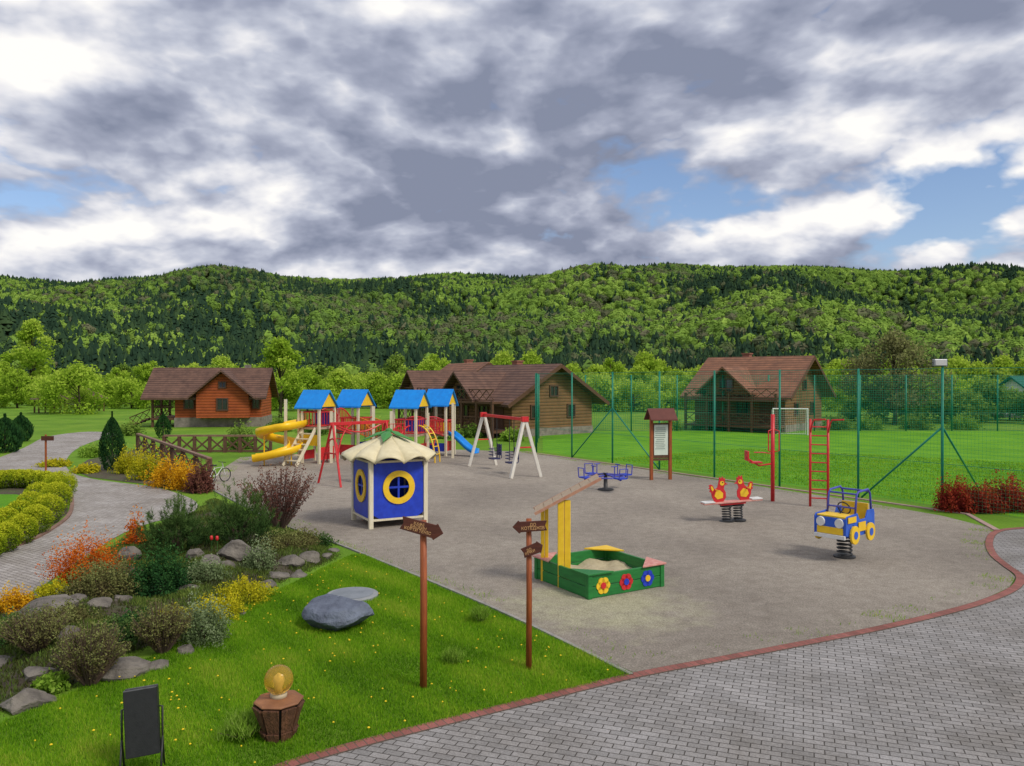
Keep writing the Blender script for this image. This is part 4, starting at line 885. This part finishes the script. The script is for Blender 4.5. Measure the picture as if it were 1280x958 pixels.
def shrub(name,label,cat,px,py,wpx,hpx,kind,m,n=2600,leaf=.03,group=None,z=None):
    g=G(px,py); s=g.y/F; w=wpx*s; h=hpx*s; g=Vector((g.x,g.y+w*.2,0)); g.z=bz(g.x,g.y) if z is None else z
    if kind in('leafy','flat','needle'): w*=.9; h*=.85
    t=thing(name,label,cat,g,rnd.uniform(0,6),group); R=w/2
    seed=rnd.randint(0,9999); r=np.random.default_rng(seed); tw=MB()
    if kind in('leafy','flat','ball'):
        N=n; d=r.normal(size=(N,3)); d[:,2]=np.abs(d[:,2])
        if kind=='ball': d[:,2]*=np.where(r.random(N)<.3,-1,1)
        d/=np.linalg.norm(d,axis=1,keepdims=True)
        a=np.arctan2(d[:,1],d[:,0]); amp=.03 if kind=='ball' else .22
        lob=1+amp*np.sin(a*3+seed)*np.cos(d[:,2]*3)+amp*.8*np.sin(a*7+seed*2+d[:,2]*5)+amp*.4*np.sin(a*13+d[:,2]*11)
        rad=(r.uniform(.82,1.05,N) if kind=='ball' else r.uniform(.5,1.08,N))*lob
        if kind=='ball': C=np.stack([d[:,0]*R*rad,d[:,1]*R*rad,h*.5+d[:,2]*h*.5*rad],1)
        else: C=np.stack([d[:,0]*R*rad,d[:,1]*R*rad,.04*h+d[:,2]*h*.95*rad],1)
        var=np.clip((.32+.45*d[:,2] if kind=='ball' else .35+.25*d[:,2])+.4*(rad-.75)+.12*np.sin(a*5+seed)+r.normal(0,.12,N),0,1); Q=rq(C,leaf,.6)  # ball kind: shading painted into leaf tint, lighter tops, darker crevices between mounds
    elif kind=='needle':
        ns=max(60,n//16); d=r.normal(size=(ns,3)); d[:,2]=np.abs(d[:,2]); d/=np.linalg.norm(d,axis=1,keepdims=True); a=np.arctan2(d[:,1],d[:,0])
        lob=1+.2*np.sin(a*4+seed)+.12*np.sin(a*9+d[:,2]*6); rad=r.uniform(.45,1,ns)*lob
        B=np.stack([d[:,0]*R*rad,d[:,1]*R*rad,.04*h+d[:,2]*h*.85*rad],1)
        ax=d*.6+np.array([0,0,.8]); ax/=np.linalg.norm(ax,axis=1,keepdims=True); k=22
        C=np.repeat(B,k,0)+np.repeat(ax,k,0)*r.uniform(0,leaf*3.2,(ns*k,1)); dd=np.repeat(ax,k,0)*.9+unit(ns*k)*.8; dd/=np.linalg.norm(dd,axis=1,keepdims=True)
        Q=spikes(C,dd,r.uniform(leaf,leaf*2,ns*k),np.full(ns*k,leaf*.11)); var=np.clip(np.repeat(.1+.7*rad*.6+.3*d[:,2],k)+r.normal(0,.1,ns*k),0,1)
        for q in range(18):
            a_=r.uniform(0,2*PI); e=r.uniform(.3,.8); tw.tube([(0,0,0),(R*.4*e*math.cos(a_),R*.4*e*math.sin(a_),h*.3),(R*e*math.cos(a_),R*e*math.sin(a_),h*.7*e)],[.02,.014,.005],5)
    elif kind in('twig','grass'):
        ns=max(40,n//30); Cs=[];V=[]
        for q in range(ns):
            a_=r.uniform(0,2*PI); e=r.uniform(.1,1)**.7; tip=Vector((R*e*math.cos(a_),R*e*math.sin(a_),h*r.uniform(.6,1)*(1-.25*e*e))); b0=Vector((tip.x*.15,tip.y*.15,0)); mid=b0.lerp(tip,.5)+Vector((tip.x*.08,tip.y*.08,h*.08))
            th=.0055 if kind=='twig' else .003
            tw.tube([b0,mid,tip],[th*1.6,th,th*.4],4)
            for k in range(30):
                s_=r.uniform(.25,1.02); p=(b0.lerp(mid,s_*2) if s_<.5 else mid.lerp(tip,(s_-.5)*2)); Cs.append([p.x+r.normal(0,leaf),p.y+r.normal(0,leaf),max(.01,p.z+r.normal(0,leaf))]); V.append(s_*.7+r.normal(0,.15))
        C=np.array(Cs); var=np.clip(V,0,1); Q=rq(C,leaf*.8,.5) if kind=='twig' else spikes(C,(lambda u:(u/np.linalg.norm(u,axis=1,keepdims=True)))(unit(len(C))*.5+np.array([0,0,.8])),np.full(len(C),leaf*2.6),np.full(len(C),leaf*.12))
    quad_obj('foliage',Q,var,m,t)
    if not tw.V:
        for q in range(6): a_=q; tw.tube([(0,0,-.03),(R*.3*math.cos(a_),R*.3*math.sin(a_),h*.5)],[.015,.006],5)
    tw.build('stems',mat('twig_brown',(.14,.09,.07),None,9,.9),t)
    return t
S=shrub
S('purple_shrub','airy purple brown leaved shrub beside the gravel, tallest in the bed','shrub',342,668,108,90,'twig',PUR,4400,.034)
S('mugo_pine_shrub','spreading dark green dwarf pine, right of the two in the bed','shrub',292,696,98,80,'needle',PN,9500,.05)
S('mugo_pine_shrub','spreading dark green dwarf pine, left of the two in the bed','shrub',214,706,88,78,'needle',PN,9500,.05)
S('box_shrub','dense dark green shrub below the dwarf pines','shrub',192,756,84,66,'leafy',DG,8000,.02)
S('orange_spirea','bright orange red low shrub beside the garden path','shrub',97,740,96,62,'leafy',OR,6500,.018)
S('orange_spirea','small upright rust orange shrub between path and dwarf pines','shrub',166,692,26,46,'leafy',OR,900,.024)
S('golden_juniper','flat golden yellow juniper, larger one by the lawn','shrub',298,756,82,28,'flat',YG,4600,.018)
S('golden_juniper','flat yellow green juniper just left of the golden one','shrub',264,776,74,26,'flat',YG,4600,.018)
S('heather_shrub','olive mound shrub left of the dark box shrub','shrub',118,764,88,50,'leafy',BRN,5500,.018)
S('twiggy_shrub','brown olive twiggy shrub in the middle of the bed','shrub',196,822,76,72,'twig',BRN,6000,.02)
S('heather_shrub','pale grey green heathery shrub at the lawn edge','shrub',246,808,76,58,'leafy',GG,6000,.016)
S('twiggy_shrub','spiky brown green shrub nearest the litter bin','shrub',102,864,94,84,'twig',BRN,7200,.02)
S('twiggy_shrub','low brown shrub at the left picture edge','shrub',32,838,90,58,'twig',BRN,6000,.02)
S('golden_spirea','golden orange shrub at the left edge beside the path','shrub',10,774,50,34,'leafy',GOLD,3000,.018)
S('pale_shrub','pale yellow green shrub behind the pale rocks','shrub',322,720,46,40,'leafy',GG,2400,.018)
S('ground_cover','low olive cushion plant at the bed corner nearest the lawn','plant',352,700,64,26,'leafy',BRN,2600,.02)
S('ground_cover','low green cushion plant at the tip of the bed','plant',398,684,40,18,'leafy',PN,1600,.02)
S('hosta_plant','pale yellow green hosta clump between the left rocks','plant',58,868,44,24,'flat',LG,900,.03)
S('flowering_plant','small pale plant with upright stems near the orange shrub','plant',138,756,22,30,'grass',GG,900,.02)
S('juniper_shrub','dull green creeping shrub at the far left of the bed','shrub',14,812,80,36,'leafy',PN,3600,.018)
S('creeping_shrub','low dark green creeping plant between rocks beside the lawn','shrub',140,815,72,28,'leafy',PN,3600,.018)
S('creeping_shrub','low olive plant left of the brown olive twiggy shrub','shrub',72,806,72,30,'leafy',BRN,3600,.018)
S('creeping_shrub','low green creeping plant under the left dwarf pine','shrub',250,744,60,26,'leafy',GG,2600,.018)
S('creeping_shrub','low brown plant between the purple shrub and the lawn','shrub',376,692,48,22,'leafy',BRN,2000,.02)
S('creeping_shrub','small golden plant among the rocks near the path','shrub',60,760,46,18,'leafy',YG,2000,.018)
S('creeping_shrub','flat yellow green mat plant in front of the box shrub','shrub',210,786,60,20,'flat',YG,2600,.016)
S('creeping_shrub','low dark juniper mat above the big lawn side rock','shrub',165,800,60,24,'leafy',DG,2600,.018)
S('weed_tuft','dark leafy weed tuft on the lawn by the kerb','plant',600,780,26,18,'grass',LG,900,.03); S('weed_tuft','small leafy weed tuft between the two sign posts','plant',566,832,24,12,'grass',LG,700,.03)
S('grass_tuft','tall grass tuft at the foot of the round lamp','plant',300,930,70,26,'grass',LG,1800,.03)
for px,py,lb in ((264,704,'red tulip in front of the dwarf pines, left one'),(271,705,'red tulip in front of the dwarf pines, right one')):
    g=G(px,py); g.z=bz(g.x,g.y); t=thing('tulip',lb,'flower',g); MB().tube([(0,0,0),(.01,0,.26)],.006,5).build('stem',mat('stem_green',(.05,.15,.03),None,5,.6),t); MB().lathe([(.01,.25),(.035,.28),(.03,.34),(.012,.35)],8).build('bloom',RED,t,True)
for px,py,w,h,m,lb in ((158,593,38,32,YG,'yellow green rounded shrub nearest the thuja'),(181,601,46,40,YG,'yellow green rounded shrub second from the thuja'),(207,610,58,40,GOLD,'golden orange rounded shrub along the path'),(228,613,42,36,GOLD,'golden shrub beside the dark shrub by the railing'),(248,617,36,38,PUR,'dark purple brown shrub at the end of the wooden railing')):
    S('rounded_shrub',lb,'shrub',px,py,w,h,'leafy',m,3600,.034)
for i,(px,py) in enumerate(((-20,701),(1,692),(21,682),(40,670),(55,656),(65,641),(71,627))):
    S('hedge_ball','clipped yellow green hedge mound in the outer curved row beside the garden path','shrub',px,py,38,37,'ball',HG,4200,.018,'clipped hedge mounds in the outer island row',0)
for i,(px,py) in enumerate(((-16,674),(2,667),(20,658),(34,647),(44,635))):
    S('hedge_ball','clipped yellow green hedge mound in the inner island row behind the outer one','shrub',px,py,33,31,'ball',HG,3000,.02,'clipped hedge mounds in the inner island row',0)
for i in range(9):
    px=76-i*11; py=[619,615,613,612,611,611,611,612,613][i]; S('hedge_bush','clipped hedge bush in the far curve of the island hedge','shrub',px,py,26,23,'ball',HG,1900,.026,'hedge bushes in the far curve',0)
def cone_tree(label,px,py,wpx,hpx,m,n=5000,leaf=.045,name='thuja',group=None):
    g=G(px,py); s=g.y/F; w=wpx*s; h=hpx*s; t=thing(name,label,'tree',g,rnd.uniform(0,6),group); r=np.random.default_rng(int(px*7+py))
    z=r.random(n)**.8; a=r.uniform(0,2*PI,n); R=w/2*np.sin(np.clip(z*.93+.16,0,1)*PI)**.75*(1+.06*np.sin(a*4+z*9)+.05*np.sin(a*9+z*23)); rad=r.uniform(.7,1.05,n)
    C=np.stack([R*rad*np.cos(a),R*rad*np.sin(a),z*h],1); d=np.stack([np.cos(a)*.3,np.sin(a)*.3,np.ones(n)],1)+unit(n)*.3; d/=np.linalg.norm(d,axis=1,keepdims=True)
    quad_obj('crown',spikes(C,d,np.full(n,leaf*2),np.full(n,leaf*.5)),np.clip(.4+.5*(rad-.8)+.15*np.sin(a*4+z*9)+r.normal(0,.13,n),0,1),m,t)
    MB().tube([(0,0,-.05),(0,0,h*.8)],[.05,.01],6).build('trunk',BARK,t); return t
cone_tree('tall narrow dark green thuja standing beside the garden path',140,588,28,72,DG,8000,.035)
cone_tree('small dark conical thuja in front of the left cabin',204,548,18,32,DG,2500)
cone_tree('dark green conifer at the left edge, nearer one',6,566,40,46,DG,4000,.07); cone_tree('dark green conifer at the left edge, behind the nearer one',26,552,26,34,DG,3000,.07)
S('round_bush','dark rounded bush behind the bridge railing','shrub',298,562,40,34,'leafy',MIDG,2600,.06)
S('round_bush','dark low bush beside the cabin steps','shrub',160,545,30,18,'leafy',MIDG,1500,.07); S('round_bush','pale low bush left of the thuja','shrub',112,572,36,16,'leafy',LG,1500,.05)
S('round_bush','low yellow green bush on the verge of the upper path','shrub',64,584,40,10,'leafy',YG,1300,.05)
S('round_bush','green bush by the upper path near the edge','shrub',104,592,34,12,'leafy',YG,1300,.05)
for px,py,w,h,lb in ((1200,641,50,42,'dark red barberry bush nearest the fence post'),(1232,642,48,36,'dark red barberry bush, middle of the three at right'),(1268,641,60,46,'dark red barberry bush at the right picture edge')):
    S('barberry_bush',lb,'shrub',px,py,w,h,'leafy',RB,5200,.03)
for i,(px,D,w,h) in enumerate(((560,49,1.8,1.0),(590,50,1.6,.9),(640,47,1.5,.8),(700,60,2,1.1),(840,57.5,1.8,.9),(880,57.8,1.5,.8),(905,58,1.6,.8),(1050,58,2.2,1.2),(1090,58,2.4,1.1),(1150,58,2.4,1.2),(1210,58,2.4,1.2),(390,52,2,1.0),(470,54,2.2,1.0),(350,56,2,1.2))):
    py=HY+F*H/D; S('garden_bush','low green garden bush growing near the log houses','shrub',px,py,w*F/D,h*F/D,'leafy',MIDG if i%2 else LG,1500,.08,'garden bushes near the houses',0)
# ================================================================ wooden railings
def wood_rail(label,p,q,h,n):
    t=thing('wooden_railing',label,'railing'); p=Vector(p);q=Vector(q)
    for i in range(n+1): a=p.lerp(q,i/n); MB().box((a.x,a.y,h/2),(.14,.14,h)).build('post',RAILW,t)
    for i in range(n):
        a=p.lerp(q,i/n); c=p.lerp(q,(i+1)/n); u=Vector((0,0,1)); b=MB(); b.bar(a+u*h*.1,c+u*h*.88,.05,.08); b.bar(a+u*h*.88,c+u*h*.1,.045,.075); b.build('cross_brace',RAILW,t)
    MB().bar(p+Vector((0,0,h)),q+Vector((0,0,h)),.16,.09).build('top_rail',mat('top_rail_wood',(.26,.15,.1),(.17,.095,.06),4,.7),t); MB().bar(p+Vector((0,0,h*.1)),q+Vector((0,0,h*.1)),.07,.09).build('bottom_rail',RAILW,t)
wood_rail('brown wooden cross braced railing running beside the garden path',G(262,602),G(172,562),.82,7)
wood_rail('brown cross braced railing in front of the left cabin',G(205,566),G(338,566),.86,7)
g=G(268,603); t=thing('bicycle','small pale bicycle leaning at the end of the wooden railing','bicycle',g+Vector((.15,-.1,0)),math.radians(60))
for x in (-.33,.33):
    wh=MB().tube([(x+.24*math.cos(a*PI/10),0,.25+.24*math.sin(a*PI/10)) for a in range(20)],.018,6,True).build('wheel',DKM,t); b=MB()
    for k in range(6): b.tube([(x,0,.25),(x+.23*math.cos(k*PI/3),0,.25+.23*math.sin(k*PI/3))],.004,4)
    b.build('spokes',GRY,wh)
MB().tube([(-.33,0,.25),(-.05,0,.25),(.22,0,.55),(-.14,0,.52),(-.05,0,.25)],.014,6).tube([(-.33,0,.25),(-.14,0,.52),(-.16,0,.62)],.012,6).tube([(.33,0,.25),(.2,0,.7)],.014,6).build('frame',WHT,t); MB().box((-.17,0,.63),(.2,.1,.04)).build('saddle',DKM,t); MB().tube([(.2,-.2,.72),(.2,.2,.72)],.013,6).build('handlebar',DKM,t)
g=G(57,590); t=thing('sign_post','small orange post with little board beside the upper path','sign',g); MB().tube([(0,0,0),(0,0,1.5)],.04,7).build('post',ORW,t); MB().box((.1,-.05,1.35),(.5,.03,.18)).build('board',DKW,t)
# ================================================================ camera, light, world
cam=bpy.data.cameras.new('camera'); co=bpy.data.objects.new('camera',cam); COL.objects.link(co); co.location=(0,0,H); co.rotation_euler=(math.radians(90)-4/F,0,0)
cam.sensor_width=36; cam.lens=F/1280*36; cam.clip_end=4000; SC.camera=co
el=math.radians(46); az=math.radians(128)
sd=Vector((math.sin(az)*math.cos(el),math.cos(az)*math.cos(el),math.sin(el)))
sl=bpy.data.lights.new('sun','SUN'); sl.energy=2.4; sl.angle=math.radians(14); sl.color=(1,.94,.84); so=bpy.data.objects.new('sun',sl); COL.objects.link(so); so.rotation_euler=sd.to_track_quat('Z','Y').to_euler()
w=bpy.data.worlds.new('World'); SC.world=w; w.use_nodes=True; nt=w.node_tree; bg=nt.nodes['Background']; bg.inputs[1].default_value=.1
w.cycles.sampling_method='MANUAL'; w.cycles.sample_map_resolution=256
sky=nt.nodes.new('ShaderNodeTexSky'); sky.sky_type='NISHITA'; sky.sun_disc=False; sky.sun_elevation=el; sky.sun_rotation=az
tc=nt.nodes.new('ShaderNodeTexCoord'); sx=nt.nodes.new('ShaderNodeSeparateXYZ'); nt.links.new(tc.outputs['Generated'],sx.inputs[0])
zc=math_(nt,'ADD',math_(nt,'MAXIMUM',sx.outputs[2],0),.46)
cx=nt.nodes.new('ShaderNodeCombineXYZ'); nt.links.new(math_(nt,'DIVIDE',sx.outputs[0],zc),cx.inputs[0]); nt.links.new(math_(nt,'DIVIDE',sx.outputs[1],zc),cx.inputs[1]); nt.links.new(math_(nt,'MULTIPLY',sx.outputs[2],1.5),cx.inputs[2])
def cmap(off):
    mp=nt.nodes.new('ShaderNodeMapping'); nt.links.new(cx.outputs[0],mp.inputs[0]); mp.inputs['Location'].default_value=off; return mp.outputs[0]
def puff(off):
    v=cmap(off); f=noise(nt,v,2.3,8,.52,.25)
    c=noise(nt,v,5.2,4,.5)
    return math_(nt,'ADD',f,math_(nt,'MULTIPLY',math_(nt,'ABSOLUTE',math_(nt,'SUBTRACT',c,.5)),.7))
n1=puff((5.4,2.3,0)); n2=puff((5.37,2.24,.075)); big=noise(nt,cmap((8.3,2.2,0)),1.9,3,.5)
rel=math_(nt,'MULTIPLY',math_(nt,'SUBTRACT',n1,n2),2.5)
shade=math_(nt,'ADD',math_(nt,'ADD',rel,.52),math_(nt,'ADD',math_(nt,'MULTIPLY',math_(nt,'SUBTRACT',big,.5),1.7),math_(nt,'MULTIPLY',math_(nt,'SUBTRACT',n1,.56),-.3)))
cc=ramp(nt,shade,[(.1,(.24,.27,.37)),(.34,(.37,.40,.51)),(.52,(.54,.57,.67)),(.72,(.82,.82,.86)),(.9,(1.02,1.0,.97))])
sc_=nt.nodes.new('ShaderNodeVectorMath'); sc_.operation='SCALE'; nt.links.new(cc,sc_.inputs[0]); sc_.inputs['Scale'].default_value=10.
# the cloud deck thins toward the low eastern sky
east=nt.nodes.new('ShaderNodeVectorMath'); east.operation='DISTANCE'; nt.links.new(tc.outputs['Generated'],east.inputs[0]); east.inputs[1].default_value=(.46,.87,.15)
thin=math_(nt,'MULTIPLY',math_(nt,'MAXIMUM',math_(nt,'SUBTRACT',.16,east.outputs['Value']),0),1.2)
cover=ramp(nt,math_(nt,'SUBTRACT',n1,thin),[(.36,(0,0,0)),(.44,(1,1,1))])
sk2=mixc(nt,1.,sky.outputs[0],(1.2,1.25,1.4),'MULTIPLY')
nt.links.new(mixc(nt,cover,sk2,sc_.outputs[0]),bg.inputs[0])
SC.view_settings.view_transform='Standard'; SC.view_settings.look='None'; SC.view_settings.exposure=0
